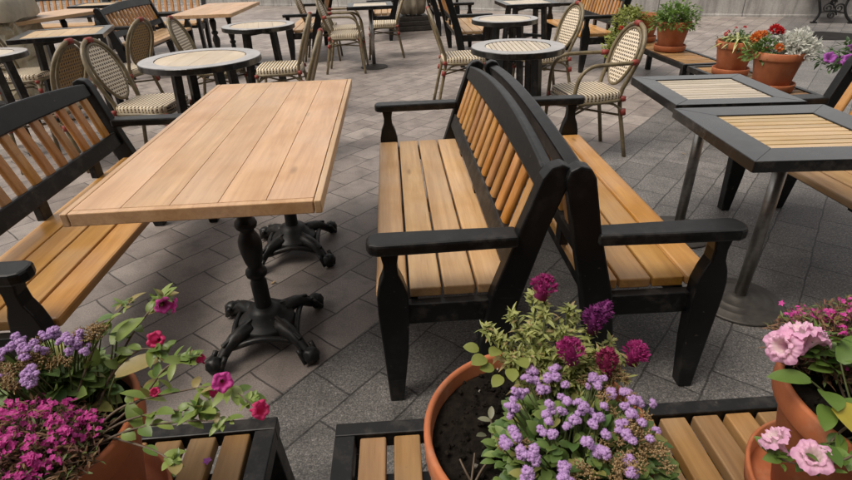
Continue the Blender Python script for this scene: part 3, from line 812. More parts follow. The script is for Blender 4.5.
def stem_to(b, a, c, r0=.0022, r1=.0014, sag=.0, mi=0, wob=.008):
    a = Vector(a); c = Vector(c); mid = (a+c)/2 + Vector((uni(-wob, wob), uni(-wob, wob), uni(0, wob) + sag))
    P = bz([a, mid, c], 4); n = len(P); b.tube(P, [r0 + (r1-r0)*i/(n-1) for i in range(n)], 5, mi, caps=False); return P
def leafy(b, base, d, L, W, curl=None, mi=0, seg=3):
    b.leaf(base, d, Vector((0, 0, 1)) + rdir()*.4, L, W, uni(.1, .5) if curl is None else curl, mi, seg)

# ---- ageratum clumps
def ageratum(label, pos, crown, heads, seeds, nleaf, leafsize=.034, zs=.63, spread=1.0):
    """crown: (cx, cy, rx, ry, z0, z1) leaf volume"""
    t = thing('ageratum_plant', label, 'flower', pos, 0, 'ageratum plants'); o = Vector(pos)
    cx, cy, rx, ry, z0, z1 = crown; b = MB(); st = MB()
    for i in range(nleaf):
        a = uni(0, 2*PI); q = math.sqrt(rnd()); x = cx + rx*q*math.cos(a); y = cy + ry*q*math.sin(a)
        z = z0 + (z1 - z0)*(1 - q*q*.7)*uni(.45, 1)
        d = Vector((math.cos(a)*q*1.2, math.sin(a)*q*1.2, uni(.0, .8))) + rdir()*.5
        leafy(b, Vector((x, y, z)) - o, d, leafsize*uni(.65, 1.2), leafsize*uni(.55, .85), None, 0, 6)
    b.build('foliage', L_['age'], t)
    for i, p in enumerate(heads + seeds):
        p = Vector(p); base = Vector((cx + (p.x-cx)*.45, cy + (p.y-cy)*.45, zs))
        stem_to(st, base - o, p - o, .0018, .001)
    st.build('stems', M_['stem'], t)
    for p in heads:
        k = uni(.42, .80)
        inst(P_puff, 'flower_head', t, Matrix.Translation(Vector(p) - o) @ align(Vector((0, -.25, 1)) + rdir()*.4) @ Matrix.Scale(k, 4))
    for p in seeds:
        inst(P_seed, 'seed_head', t, Matrix.Translation(Vector(p) - o) @ align(Vector((0, -.2, 1)) + rdir()*.5) @ Matrix.Scale(uni(.6, .95), 4))
    return t
def clus(c, n, r, dz=.010):
    out = []
    for i in range(n):
        a = uni(0, 2*PI); q = r*math.sqrt(rnd()); out.append((c[0] + q*math.cos(a), c[1] + q*math.sin(a), c[2] + uni(-dz, dz)))
    return out
heads = clus((.32, .51, .738), 9, .05) + clus((.27, .53, .748), 8, .06)
for c, n in (((.200, .600, .735), 2), ((.222, .585, .735), 1), ((.243, .583, .745), 2), ((.307, .565, .745), 4), ((.168, .545, .735), 2), ((.176, .56, .74), 1), ((.222, .520, .745), 3),
             ((.258, .540, .742), 2), ((.147, .497, .732), 2), ((.267, .500, .752), 4), ((.205, .482, .742), 4), ((.343, .525, .742), 2), ((.256, .443, .745), 3), ((.166, .448, .735), 4),
             ((.315, .480, .74), 2), ((.352, .545, .73), 1), ((.30, .43, .735), 2), ((.21, .42, .735), 3), ((.150, .425, .72), 2)):
    heads += clus((c[0] - .012, c[1] + .008, c[2] + .004), n + 3, .017)
seeds = []
for c, n in (((.345, .59, .735), 6), ((.31, .60, .735), 3), ((.335, .545, .735), 6), ((.30, .45, .735), 6), ((.34, .50, .735), 8), ((.29, .41, .735), 7),
             ((.35, .45, .72), 7), ((.235, .60, .73), 2), ((.165, .49, .72), 2), ((.24, .425, .735), 3)):
    seeds += clus((c[0] - .02, c[1] + .008, c[2] - .004), n, .026, .012)
ageratum('lilac ageratum with browned seed heads filling the front of the middle pot', (.25, .51, .63), (.250, .510, .130, .135, .63, .738), heads, seeds, 760, .022)
heads = []; seeds = []
for c, n in (((-.655, .735, .775), 3), ((-.62, .75, .78), 2), ((-.565, .725, .79), 5), ((-.69, .72, .77), 3), ((-.60, .655, .77), 5), ((-.615, .70, .785), 2), ((-.55, .71, .775), 2), ((-.66, .66, .765), 2)):
    heads += clus(c, n + 4, .018)
for c, n in (((-.625, .715, .770), 8), ((-.545, .745, .782), 7), ((-.635, .665, .760), 7), ((-.58, .70, .765), 4), ((-.67, .70, .76), 3)):
    seeds += clus(c, n, .026, .012)
ageratum('lilac ageratum with tan seed heads at the back of the bottom left pot', (-.64, .72, .63), (-.645, .725, .100, .075, .64, .755), heads, seeds, 260, .036)

# ---- celosia bush in the middle pot
def celosia():
    o = Vector((.255, .665, .63)); t = thing('celosia_plant', 'pale green celosia bush with magenta and plum plumes at the back of the middle pot', 'flower', o, 0)
    tips = [(.225, .69, .845, 0), (.305, .655, .795, 1), (.252, .60, .785, 2), (.312, .598, .755, 3), (.372, .632, .742, 0)]
    more = [(.20, .62, .735), (.235, .60, .74), (.27, .615, .75), (.17, .645, .755), (.245, .625, .775), (.215, .70, .835), (.30, .595, .735), (.18, .70, .80), (.155, .685, .765), (.20, .66, .80), (.27, .68, .82), (.25, .65, .80), (.30, .62, .775), (.205, .63, .765), (.34, .66, .76), (.165, .66, .735), (.235, .72, .80), (.275, .615, .77), (.335, .62, .75), (.22, .60, .745), (.135, .70, .775), (.29, .70, .79), (.225, .665, .825), (.345, .60, .735)]
    b = MB(); f = MB()
    for q in tips + more:
        p = Vector(q[:3]); base = Vector((.25 + uni(-.05, .04), .655 + uni(-.03, .03), .63))
        P = stem_to(b, base - o, p - o, .0032, .0018, wob=.014)
        nl = 62
        for i in range(nl):
            s = (i + rnd())/nl; s = .22 + .78*s; k = min(len(P)-2, int(s*(len(P)-1))); pt_ = P[k].lerp(P[k+1], s*(len(P)-1) - k)
            d = rdir(-.1, .9); leafy(f, pt_ + rdir()*.006, d, uni(.010, .027)*(1.15 - .35*s), uni(.004, .0085))
        # whorl at the tip
        for i in range(22): leafy(f, p - o - Vector((0, 0, uni(0, .014))), rdir(.0, .9), uni(.009, .017), uni(.0035, .006), .2)
        # side sprigs
        for i in range(5):
            s = uni(.35, .9); k = int(s*(len(P)-1)); e = P[k] + rdir(-.1, .8)*uni(.02, .04); stem_to(b, P[k], e, .0014, .0009, wob=.003)
            for j in range(14): leafy(f, P[k].lerp(e, uni(.3, 1)) + rdir()*.003, rdir(-.2, 1), uni(.008, .016), uni(.0035, .006))
    b.build('stems', M_['stem'], t); f.build('foliage', L_['celo'], t)
    g_ = MB()
    for p, d, s in (((.128, .655, .745), (-.6, -.5, .3), .034), ((.152, .668, .75), (-.5, -.7, .4), .030), ((.165, .625, .745), (-.1, -.9, .2), .030), ((.182, .642, .75), (.1, -.8, .4), .034), ((.207, .652, .755), (.2, -.8, .5), .034),
                    ((.15, .625, .73), (-.5, -.6, .1), .028), ((.195, .62, .735), (.0, -1, .1), .028), ((.14, .64, .735), (-.8, -.2, .3), .026), ((.225, .63, .745), (.3, -.9, .2), .026), ((.12, .675, .745), (-.9, .1, .4), .028)):
        g_.leaf(Vector(p) - o, d, (0, -.3, 1), s*.95, s*.74, .25, 0, 8, .08)
    g_.build('broad_leaves', L_['lime'], t)
    for x, y, z, k in tips:
        me = (P_magp, P_plum, P_magp, P_wine, P_magp)[tips.index((x, y, z, k))]
        inst(me, 'plume', t, Matrix.Translation(Vector((x, y, z)) - o) @ align((uni(-.2, .25), uni(-.25, .1), 1)))
    inst(P_plum, 'plume', t, Matrix.Translation(Vector((.318, .668, .80)) - o) @ align((.5, .1, 1)) @ Matrix.Scale(.8, 4))
celosia()
# ---- a few dry twigs and seedlings in the bare soil
def twigs():
    o = Vector((.10, .56, .625)); t = thing('withered_seedling', 'withered little seedling and broken twigs in the bare soil of the middle pot', 'plant', o, 0)
    def tw(lst):
        b = MB()
        for a, c in lst: stem_to(b, Vector(a) - o, Vector(c) - o, .0022, .0014, wob=.004)
        b.build('twig', M_['woody'], t)
    L6 = (((.085, .50, .627), (.12, .54, .640)), ((.085, .51, .627), (.07, .535, .65)), ((.085, .51, .63), (.095, .545, .648)), ((.09, .50, .628), (.115, .505, .633)), ((.13, .58, .63), (.13, .60, .66)), ((.135, .575, .63), (.150, .61, .645)))
    for q in L6: tw([q])
    f = MB()
    for p, d in (((.13, .60, .655), (-.9, .3, .1)), ((.13, .60, .66), (.2, .8, .4)), ((.135, .57, .64), (.5, -.7, .2)), ((.12, .585, .64), (-.6, -.3, .4))):
        f.leaf(Vector(p) - o, d, (0, 0, 1), .022, .011, .1, 0, 7)
    f.build('leaves', leafmat('grey_leaf', (.16, .17, .10), (.28, .27, .18), .25), t)
twigs()

# ---- lobelia masses
def lobelia(label, pos, crown, nst, nfl, leafm, stemm, zs=.63, extra=(), mass=0):
    t = thing('lobelia_plant', label, 'flower', pos, 0, 'magenta lobelia'); o = Vector(pos)
    cx, cy, rx, ry, z0, z1 = crown; b = MB(); f = MB(); pts = []
    for i in range(nst):
        a = uni(0, 2*PI); q = math.sqrt(rnd()); e = Vector((cx + rx*q*math.cos(a), cy + ry*q*math.sin(a), z0 + (z1-z0)*(1 - q*q*.75)*uni(.6, 1)))
        base = Vector((cx + rx*.5*q*math.cos(a), cy + ry*.5*q*math.sin(a), zs))
        P = stem_to(b, base - o, e - o, .0011, .0007, .006, wob=.014)
        for j in range(7):
            k = random.randrange(len(P)//3, len(P)); leafy(f, P[k], rdir(-.2, 1), uni(.008, .018), uni(.0025, .005), None, 0, 2)
        pts.append(e)
    b.build('stems', stemm, t); f.build('foliage', leafm, t)
    mb = MB()
    tops = sorted(pts, key=lambda p: -p.z)[:int(len(pts)*.7)]; cl = random.sample(tops, min(len(tops), max(8, mass//9)))
    for i in range(mass):
        e = cl[i % len(cl)]; c = e - o + rdir(-.3, 1)*.0095; nrm = (Vector((0, -.3, 1)) + rdir()*.7).normalized(); u = nrm.orthogonal().normalized(); w_ = nrm.cross(u)
        for k in range(5):
            a = 2*PI*k/5 + uni(-.2, .2); mb.leaf(c, u*math.cos(a) + w_*math.sin(a) + nrm*.3, nrm, uni(.0034, .0056), .0040, .1, 0, 3)
    if mass: tag(mb.build('blossoms', L_['mag'], t), kind='stuff')
    random.shuffle(pts); pts = sorted(pts[:max(nfl*2, 1)], key=lambda p: -p.z)[:nfl]
    for e in list(pts) + [Vector(x) for x in extra]:
        inst(P_star, 'bloom', t, Matrix.Translation(e - o + rdir()*.004) @ align(Vector((0, -.35, 1)) + rdir()*.6) @ Matrix.Scale(uni(.5, .8), 4))
    return t
lobelia('magenta lobelia with wiry red brown stems spilling over the front of the bottom left pot', (-.62, .58, .63), (-.610, .578, .118, .135, .635, .755), 620, 95, L_['redbrown'], M_['woody'], mass=1000)
lobelia('magenta lobelia with rusty foliage at the back of the bottom right pot', (.80, .68, .63), (.820, .695, .150, .105, .64, .785), 520, 90, L_['redbrown'], M_['woody'], mass=260, extra=[(.675, .70, .755), (.69, .705, .75), (.70, .74, .745)])

# ---- petunias
def petunia_plant(label, pos, runs, nl=14, leafs=.042, leafm=None, fat=.0024):
    """runs: list of (points, [(bloom mesh, at point, direction, scale)])"""
    t = thing('petunia_plant', label, 'flower', pos, 0, 'petunia plants'); o = Vector(pos); b = MB(); f = MB()
    for pts, n_ in runs['stems']:
        P = bz([Vector(p) - o for p in pts], 6); k = len(P)
        b.tube(P, [fat*(1 - .5*i/(k-1)) for i in range(k)], 6)
        for i in range(12): leafy(f, P[-1] + rdir()*.008 - (P[-1]-P[-3])*uni(0, .8), rdir(-.3, 1), leafs*uni(.22, .5), leafs*uni(.12, .22), None, 0, 6)
        for i in range(n_):
            s = uni(.3, 1); q = s*(k-1); j = min(k-2, int(q)); p = P[j].lerp(P[j+1], q-j)
            d = (P[j+1]-P[j]).normalized()*uni(.0, .9) + rdir(-.3, .9); leafy(f, p, d, leafs*uni(.4, 1.0), leafs*uni(.30, .52), None, 0, 7)
    b.build('stems', M_['woody'], t); f.build('foliage', leafm or L_['pet'], t)
    for me, p, d, s in runs['blooms']:
        inst(me, 'bloom', t, Matrix.Translation(Vector(p) - o) @ align(d) @ Matrix.Scale(s, 4))
    return t
petunia_plant('sprawling petunia with long woody stems and pink blooms, reaching right from the bottom left pot', (-.54, .72, .63), dict(
    stems=[([(-.56, .66, .63), (-.53, .72, .70), (-.49, .78, .76), (-.445, .805, .80), (-.43, .775, .815)], 20), ([(-.58, .69, .63), (-.52, .72, .71), (-.47, .735, .745), (-.42, .72, .75)], 11),
           ([(-.56, .62, .63), (-.49, .65, .69), (-.40, .66, .71), (-.31, .655, .72), (-.25, .61, .715)], 19), ([(-.56, .62, .63), (-.48, .63, .68), (-.40, .63, .70), (-.33, .62, .705)], 12),
           ([(-.57, .60, .63), (-.47, .615, .675), (-.38, .615, .69), (-.29, .60, .70)], 11), ([(-.55, .64, .63), (-.46, .67, .69), (-.41, .69, .74), (-.36, .685, .76)], 12),
           ([(-.60, .66, .63), (-.56, .70, .72), (-.53, .76, .78), (-.50, .80, .80)], 11), ([(-.52, .63, .66), (-.42, .59, .66), (-.37, .56, .655)], 6)],
    blooms=[(P_pet_mag, (-.425, .77, .812), (.5, -.5, .1), .62), (P_pet_mag, (-.415, .785, .80), (.6, .2, -.3), .6), (P_pet_hot, (-.438, .735, .765), (.1, -.6, .5), .72), (P_pet_mag, (-.300, .635, .75), (.35, -.7, .5), .68),
            (P_pet_hot, (-.232, .585, .735), (.7, -.4, .4), .72), (P_pet_hot, (-.355, .70, .745), (-.1, -.2, .8), .4), (P_pet_hot, (-.335, .665, .70), (.2, -.2, .9), .42), (P_pet_hot, (-.425, .66, .715), (.1, -.5, .8), .4)]))
def broad(label, pos, leaves, m, name='broad_leaved_plant'):
    t = thing(name, label, 'plant', pos, 0); o = Vector(pos); f = MB(); b = MB()
    for p, d, L, W in leaves:
        stem_to(b, Vector((0, 0, 0)), Vector(p) - o, .002, .0015, wob=.01); f.leaf(Vector(p) - o, d, Vector((0, -.2, 1)), L, W, .3, 0, 8, .12)
    b.build('stems', M_['stem'], t); f.build('leaves', m, t)
    return t
broad('single big green leaf cluster at the back rim of the bottom left pot', (-.53, .70, .63),
      [((-.505, .70, .72), (.7, .25, .3), .085, .036), ((-.53, .76, .74), (.2, .7, .4), .06, .03), ((-.51, .745, .76), (.5, .4, .5), .055, .028), ((-.55, .73, .72), (-.3, .3, .8), .05, .026), ((-.47, .655, .70), (.4, -.6, -.4), .05, .022)], L_['pet'])
petunia_plant('double pink petunias with broad leaves in the bottom right pot', (.74, .58, .63), dict(
    stems=[([(.76, .60, .63), (.72, .62, .70), (.67, .63, .74)], 12), ([(.78, .60, .63), (.73, .63, .71), (.70, .645, .755)], 12), ([(.74, .56, .63), (.67, .52, .66), (.62, .50, .62), (.575, .515, .62)], 7),
           ([(.74, .53, .63), (.66, .48, .66), (.61, .475, .64)], 8), ([(.80, .57, .63), (.76, .58, .71), (.72, .57, .75)], 12), ([(.82, .62, .63), (.80, .64, .72), (.79, .62, .77)], 14), ([(.84, .55, .63), (.80, .52, .70), (.76, .48, .72)], 12)],
    blooms=[(P_pet_pink, (.622, .625, .752), (-.8, -.25, .35), 1.0), (P_pet_pink, (.650, .635, .770), (-.1, .45, .8), 1.05), (P_pet_pink, (.676, .632, .760), (.5, .3, .6), .95), (P_pet_pink, (.578, .530, .645), (-.5, .5, .6), .85), (P_pet_pink, (.600, .482, .66), (-.3, -.2, .9), .9), (P_pet_pink, (.70, .66, .745), (.1, .5, .7), .75)]), leafs=.046, leafm=L_['green'])
broad('broad green and yellowing leaves at the front of the bottom right pot', (.74, .54, .63),
      [((.655, .585, .71), (-.6, .2, .1), .06, .03), ((.67, .57, .70), (-.2, -.5, .3), .055, .036), ((.685, .555, .69), (.3, -.6, .3), .06, .04), ((.71, .60, .73), (.5, .3, .5), .06, .036), ((.735, .585, .735), (.7, -.2, .4), .06, .04), ((.66, .55, .69), (-.4, -.6, .1), .05, .03), ((.625, .50, .665), (-.1, -.7, .3), .045, .024), ((.70, .53, .68), (.5, -.5, .2), .06, .036)], L_['green'])
broad('large yellow leaf hanging over the rim of the bottom right pot', (.735, .53, .63), [((.655, .535, .705), (.5, -.62, -.15), .095, .060)], L_['yellow'], 'yellow_leaf')

# ---- far pots
def bushy(name, label, pos, crown, n, leafm, ls, blooms=(), st=M_['stem'], trail=()):
    t = thing(name, label, 'plant', pos, 0); o = Vector(pos); cx, cy, rx, ry, z0, z1 = crown; f = MB(); b = MB()
    for i in range(n):
        d = rdir(-.25, 1); q = uni(.45, 1.08)*(1 + .25*noise.noise(d*2.2 + Vector(pos)))
        p = Vector((cx + rx*d.x*q, cy + ry*d.y*q, z0 + (z1 - z0)*max(d.z, -.2)*q)); leafy(f, p - o, d + rdir()*.7, ls*uni(.6, 1.3), ls*uni(.4, .7))
        if i % 9 == 0: stem_to(b, Vector((uni(-.03, .03), uni(-.03, .03), 0)), p - o, .003, .0015)
    for c, r, k in trail:
        for i in range(k):
            p = Vector(c) + rdir()*r*rnd()**.5; leafy(f, p - o, rdir(-.6, .6), ls*uni(.6, 1.2), ls*uni(.4, .7))
        stem_to(b, Vector((0, 0, 0)), Vector(c) - o, .004, .002, .03)
    f.build('foliage', leafm, t); b.build('stems', st, t)
    for me, p, s in blooms: inst(me, 'bloom', t, Matrix.Translation(Vector(p) - o) @ align(Vector((-.3, -.6, .8)) + rdir()*.3) @ Matrix.Scale(s, 4))
    return t
bushy('bushy_plant', 'dense fresh green bush in the far terracotta pot', (2.845, 5.42, .60), (2.83, 5.40, .215, .20, .61, .80), 900, L_['green'], .042)
bushy('trailing_plant', 'yellow green trailing plant with a red bloom spilling left from the farthest pot', (2.80, 6.0, .60), (2.62, 5.92, .17, .15, .60, .72), 420, L_['lime'], .042,
      [(P_pom_small, (2.36, 5.55, .56), 1.6), (P_pom_small, (2.40, 5.52, .53), 1.3)], trail=[((2.50, 5.82, .58), .16, 260), ((2.38, 5.66, .44), .14, 240), ((2.30, 5.55, .38), .13, 160), ((2.50, 5.65, .34), .12, 140)])
bushy('small_leaved_plant', 'dark leafy plant with small red blooms around the strap leaves', (2.80, 4.27, .59), (2.80, 4.26, .15, .13, .58, .67), 300, L_['dark'], .032,
      [(P_pom_small, (2.63, 4.18, 0.680), 1.0), (P_pom_small, (2.66, 4.2, 0.695), .8), (P_pom_small, (2.82, 4.25, 0.715), .8), (P_pom_small, (2.78, 4.3, 0.705), .7)])
def straps(label, pos, n):
    t = thing('strap_leaf_plant', label, 'plant', pos, 0); f = MB()
    for i in range(n):
        a = uni(0, 2*PI); L = uni(.15, .27); el = uni(.35, 1.2); d = Vector((math.cos(a), math.sin(a), el)).normalized(); x = d.cross(Vector((0, 0, 1))).normalized()
        vs = []; fs = []
        for k in range(7):
            s = k/6; c = d*(L*s) - Vector((0, 0, 1))*(L*.55*s*s); w = .012*math.sin(PI*min(.98, s*.9 + .1)); vs += [c - x*w, c + x*w]
            if k: fs.append((2*k-2, 2*k-1, 2*k+1, 2*k))
        f.add(vs, fs, 0, True)
    f.build('leaves', L_['strap'], t)
straps('yellow green strap leaved tuft in the middle far pot', (2.79, 4.24, .60), 46)
bushy('marigold_plant', 'green plant with red and orange pompon flowers in the nearest far pot', (2.73, 3.78, .59), (2.70, 3.79, .125, .11, .59, .715), 360, L_['green'], .034,
      [(P_pom_red, (2.715, 3.75, .765), 1.25), (P_pom_red, (2.745, 3.74, .755), 1.0), (P_pom_or, (2.58, 3.74, .72), 1.2), (P_pom_or, (2.61, 3.76, .735), 1.0), (P_pom_or, (2.71, 3.65, .66), 1.0), (P_pom_or, (2.66, 3.78, .735), .9)])
def dusty(label, pos, n=300):
    t = thing('silver_leaf_plant', label, 'plant', pos, 0); f = MB()
    for i in range(n):
        d = rdir(-.1, 1); L = uni(.05, .13); base = d*uni(.02, .05)
        f.leaf(base, d + rdir()*.25, rdir(), L, .024, uni(0, .5), 0, 3)
        for s in (.45, .7, .9):
            p = base + d.normalized()*L*s
            for g_ in (-1, 1): f.leaf(p, d + rdir()*.9, rdir(), L*.32, .015, .1, 0, 2)
    f.build('leaves', L_['silver'], t)
dusty('silvery white dusty leaved plant on the right of the nearest far pot', (2.865, 3.71, .615))
bl = []
for i in range(36):
    bl.append((P_pet_vio, (3.14 + uni(-.25, .25), 3.42 + uni(-.18, .12), .64 + uni(-.20, .13)), uni(.95, 1.4)))
bushy('purple_petunia', 'purple petunia clump at the right edge behind the right bench', (3.50, 3.55, .60), (3.16, 3.44, .25, .18, .57, .72), 620, L_['dark'], .042, bl)

o = bpy.data.objects.new('fallen_petal', star(L_['violet'], .012)); COL.objects.link(o); o.location = (-.468, .812, .348)
tag(o, 'withered violet petal lying on the slats of the bottom left low bench', 'petal')
f = MB(); f.leaf((0, 0, .002), (1, .2, .12), (0, 0, 1), .03, .014, -.2, 0, 6); fl_ = proto(f, 'fallen_leaf', L_['brown'])
for x, y, a, k in ((-.62, 2.05, .4, .8), (.12, 3.35, 2.1, .7), (-.20, 2.62, 4.0, .6), (1.55, 1.42, 1.2, .6), (.62, 2.95, 3.0, .9), (-.05, 4.4, .7, 1.0), (.25, 5.6, 5.1, 1.0), (2.05, 3.4, 2.2, .8), (1.95, 1.6, .2, .7)):
    o = bpy.data.objects.new('fallen_leaf', fl_); COL.objects.link(o); o.location = (x, y, .0015); o.rotation_euler = (0, 0, a); o.scale = (k, k, k)
    tag(o, 'small dry brown leaf lying on the paving', 'leaf', 'dry leaves on the paving')

# ------------------------------------------------------------------ tarp, umbrella, wall, park bench
def tarp():
    t = thing('tarpaulin_cover', 'crumpled beige tarpaulin draped over stacked furniture at the upper left edge', 'cover', (-4.62, 6.55, 0), .25)
    b = MB(); n = 72; m = 26; vs = []; fs = []
    for i in range(m+1):
        v = i/m
        for j in range(n):
            a = 2*PI*j/n; c, s = math.cos(a), math.sin(a); p = .35
            k = 1.0
            x = .50*(abs(c)**p)*(1 if c > 0 else -1); y = .50*(abs(s)**p)*(1 if s > 0 else -1)
            z = 1.0*v
            fold = .10*noise.noise(Vector((x*3.2, y*3.2, z*2.2))) + .16*abs(noise.noise(Vector((x*4.5 + z*2, y*4.5, z*3 + 3)))) + .08*abs(noise.noise(Vector((x*10, y*10 + z*3, z*6)))) - .06
            k = 1 + (1-v)*.12 - (.10 if v > .93 else 0) + fold*(1.4 - .5*v)
            vs.append((x*k, y*k, z + .03*noise.noise(Vector((x*4, y*4, z*5)))))
    for i in range(m):
        for j in range(n): fs.append((i*n+j, i*n+(j+1) % n, (i+1)*n+(j+1) % n, (i+1)*n+j))
    fs.append(tuple(m*n+j for j in range(n)))
    b.add(vs, fs, 0, False); b.build('sheet', M_['tarp'], t)
    b = MB(); vs = []; fs = []; prof = [(1.15, .78), (1.17, .84), (1.12, .95), (1.05, 1.02), (.6, 1.06), (0.02, 1.08)]
    for i, (k, z) in enumerate(prof):
        for j in range(n):
            a = 2*PI*j/n; c, s = math.cos(a), math.sin(a); p = .35
            x = .50*(abs(c)**p)*(1 if c > 0 else -1); y = .50*(abs(s)**p)*(1 if s > 0 else -1)
            w = 1 + .05*noise.noise(Vector((x*6, y*6, z*2))); vs.append((x*k*w, y*k*w, z + .03*noise.noise(Vector((x*5, y*5, z)))))
    for i in range(len(prof)-1):
        for j in range(n): fs.append((i*n+j, i*n+(j+1) % n, (i+1)*n+(j+1) % n, (i+1)*n+j))
    b.add(vs, fs, 0, True); b.build('top_flap', M_['canvas'], t)
tarp()
def umbrella():
    t = thing('closed_umbrella', 'closed beige umbrella on a dark slab base, top centre background', 'umbrella', (.44, 10.45, 0), .1)
    for k, (s, z) in enumerate(((.62, .05), (.60, .13), (.54, .205))):
        b = MB(); b.box((0, .02*k, z), (s, s, .075), .008); b.build('base_slab', M_['plate'], t)
    b = MB(); b.tube([(0, 0, .24), (0, 0, 2.6)], .03, 12); b.build('pole', M_['steel'], t)
    b = MB(); n = 48; vs = []; fs = []
    prof = [(.10, .30), (.20, .27), (.22, .45), (.20, .8), (.15, 1.3), (.10, 1.9), (.06, 2.4), (.02, 2.62)]
    for r, z in prof:
        for j in range(n):
            a = 2*PI*j/n; q = r*(1 + .20*math.sin(8*a + z*1.5) + .05*math.sin(17*a)); vs.append((q*math.cos(a), q*math.sin(a), z + .02*math.sin(8*a)))
    for i in range(len(prof)-1):
        for j in range(n): fs.append((i*n+j, i*n+(j+1) % n, (i+1)*n+(j+1) % n, (i+1)*n+j))
    b.add(vs, fs, 0, True); b.build('canopy', M_['canvas'], t)
umbrella()
def wall():
    t = thing('low_wall', 'long low grey stone wall at the far side of the plaza', 'wall')
    pts = [(16.0, 5.0), (12.0, 7.6), (9.5, 9.1), (8.2, 9.75), (7.0, 10.25), (6.0, 10.7), (5.0, 11.25), (3.6, 12.2), (1.5, 13.6), (-2.0, 15.8), (-9, 19), (-20, 23)]
    b = MB()
    P = [Vector((x, y, 0)) for x, y in pts]
    def ring(i):
        d = (P[min(i+1, len(P)-1)] - P[max(i-1, 0)]).normalized(); nn = Vector((d.y, -d.x, 0))
        if nn.y > 0: nn = -nn
        return [P[i] + nn*o + Vector((0, 0, z)) for o, z in ((.0, 0), (-.0, .03), (-.012, .05), (-.02, .70), (.02, .71), (.02, .84), (-.45, .84), (-.45, 0))]
    rs = [ring(i) for i in range(len(P))]; vs = [p for r in rs for p in r]; fs = []
    for i in range(len(P)-1):
        for j in range(7): fs.append((i*8+j, (i+1)*8+j, (i+1)*8+j+1, i*8+j+1))
    b.add(vs, fs, 0, False); b.build('wall_body', M_['wall'], t)
wall()
def park_bench():
    t = thing('park_bench', 'dark cast iron park bench by the far wall, upper right corner', 'bench', (7.98, 10.12, 0), math.radians(247))
    # local: x runs along the seat, -y is the front
    for x in (0, 1.1):
        b = MB()
        b.tube(bz([(x, -.25, .02), (x, -.20, .16), (x, -.24, .30), (x, -.26, .40), (x, -.10, .42), (x, .12, .40), (x, .20, .55), (x, .26, .82)], 5), .022, 8)
        b.tube(bz([(x, .30, .02), (x, .20, .12), (x, .14, .26), (x, .16, .40)], 5), .022, 8)
        b.tube(bz([(x, -.24, .40), (x, -.32, .50), (x, -.30, .62), (x, -.18, .64), (x, .05, .62), (x, .20, .62)], 5), .020, 8)
        for cy, cz, r in ((-.10, .24, .085), (.06, .24, .075), (-.02, .13, .07), (-.16, .52, .055), (-.05, .33, .05), (.0, .52, .06)):
            sp = [(x, cy + r*(1 - k/26)*math.cos(k*.5), cz + r*(1 - k/26)*math.sin(k*.5)) for k in range(22)]; b.tube(sp, .013, 6)
        b.tube(bz([(x, -.22, .17), (x, -.05, .20), (x, .18, .16)], 4), .016, 6)
        b.box((x, -.25, .012), (.06, .10, .024), .004); b.box((x, .30, .012), (.06, .10, .024), .004)
        b.build('iron_end', M_['iron'], t)
    b = MB()
    for k in range(4): b.box((.55, -.22 + .105*k, .435 - .004*k), (1.20, .09, .03), .005)
    b.build('seat', M_['bench_red'], t)
    b = MB()
    for k in range(3): b.box((.55, .195 + .035*k, .52 + .12*k), (1.20, .028, .095), .005, 0, Euler((-.28, 0, 0)).to_matrix())
    b.build('backrest', M_['bench_red'], t)
park_bench()

def blocker():  # overhead sheet added out of view to darken the near area
    t = thing('blocker', 'unseen dark canvas awning overhead, behind the viewpoint', 'blocker', (0, 0, 0))
    b = MB(); b.bar((0, -3.4, 3.5), (0, -.80, 2.90), 14, .02); b.build('canopy', M_['blocker_cloth'], t)
    b = MB(); b.box((0, -.79, 2.78), (14, .012, .24)); b.build('blocker_edge', M_['blocker_cloth'], t)
def add_shade_wall():  # wall added out of view to keep sides facing the camera dark
    t = thing('shade_wall', 'unseen plain wall added behind the viewpoint to shade the near area', 'shade wall', (0, -3.6, 0))
    b = MB(); b.box((0, 0, 3.5), (24, .3, 7), .01); b.build('wall', M_['concrete'], t)
M_['blocker_cloth'] = simple('blocker_canvas', (.10, .09, .08), .8, .3, 4)
blocker(); add_shade_wall()

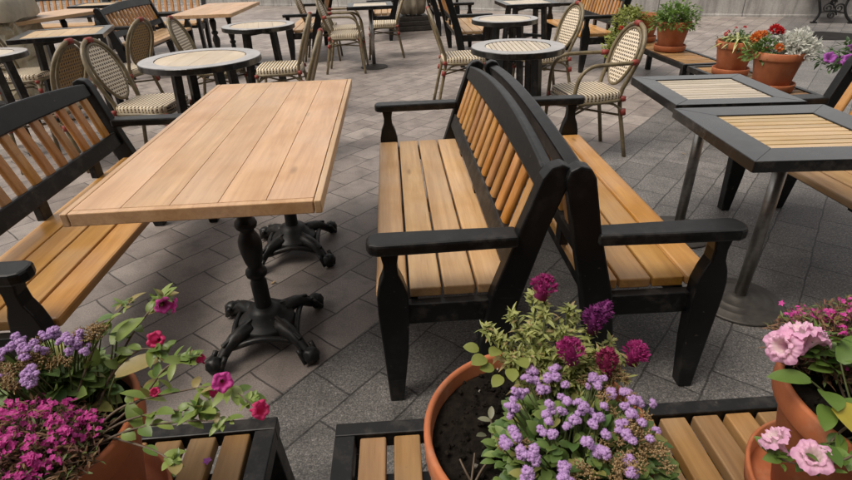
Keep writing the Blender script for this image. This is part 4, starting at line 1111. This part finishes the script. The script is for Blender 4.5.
# ------------------------------------------------------------------ light, sky, camera
w = bpy.data.worlds.new('World'); S.world = w; w.use_nodes = True
nt = w.node_tree; bg = nt.nodes['Background']
sky = nt.nodes.new('ShaderNodeTexSky'); sky.sky_type = 'NISHITA'; sky.sun_disc = False
EL, AZ = 60, 250      # sun elevation; compass of the sun measured clockwise from +Y
sky.sun_elevation = math.radians(EL); sky.sun_rotation = math.radians(AZ)
sky.air_density = 1.0; sky.dust_density = 4.0; sky.ozone_density = 1.0
hsv = nt.nodes.new('ShaderNodeHueSaturation'); hsv.inputs['Saturation'].default_value = .16
nt.links.new(sky.outputs[0], hsv.inputs['Color']); wb = nt.nodes.new('ShaderNodeMix'); wb.data_type = 'RGBA'; wb.blend_type = 'MULTIPLY'; wb.inputs[0].default_value = 1; wb.inputs[7].default_value = (1, .955, .90, 1)
nt.links.new(hsv.outputs[0], wb.inputs[6]); nt.links.new(wb.outputs[2], bg.inputs['Color'])
bg.inputs['Strength'].default_value = .15
sun = bpy.data.lights.new('sun', 'SUN'); sun.energy = 1.2; sun.angle = math.radians(25); sun.color = (1, .91, .79)
so = bpy.data.objects.new('sun', sun); COL.objects.link(so)
d = Vector((math.sin(math.radians(AZ))*math.cos(math.radians(EL)), math.cos(math.radians(AZ))*math.cos(math.radians(EL)), math.sin(math.radians(EL))))
so.rotation_euler = d.to_track_quat('Z', 'Y').to_euler(); so.location = d*30

cam = bpy.data.cameras.new('camera'); co = bpy.data.objects.new('camera', cam); COL.objects.link(co)
cam.sensor_width = 36; cam.sensor_fit = 'HORIZONTAL'; cam.lens = 520/852*36; cam.clip_start = .05; cam.clip_end = 500
p_, yw, rl = .514, .053, -.0325
cy, sy = math.cos(yw), math.sin(yw)
fw = Vector((sy*math.cos(p_), cy*math.cos(p_), -math.sin(p_))); r0 = Vector((cy, -sy, 0)); u0 = r0.cross(fw)
rt = r0*math.cos(rl) + u0*math.sin(rl); up = -r0*math.sin(rl) + u0*math.cos(rl)
Mx = Matrix((rt, up, -fw)).transposed().to_4x4(); Mx.translation = (0, 0, 1.348)
co.matrix_world = Mx
S.camera = co
S.view_settings.view_transform = 'Standard'; S.view_settings.look = 'None'
S.view_settings.exposure = 0.45; S.view_settings.gamma = 1.0
S.view_settings.use_curve_mapping = False
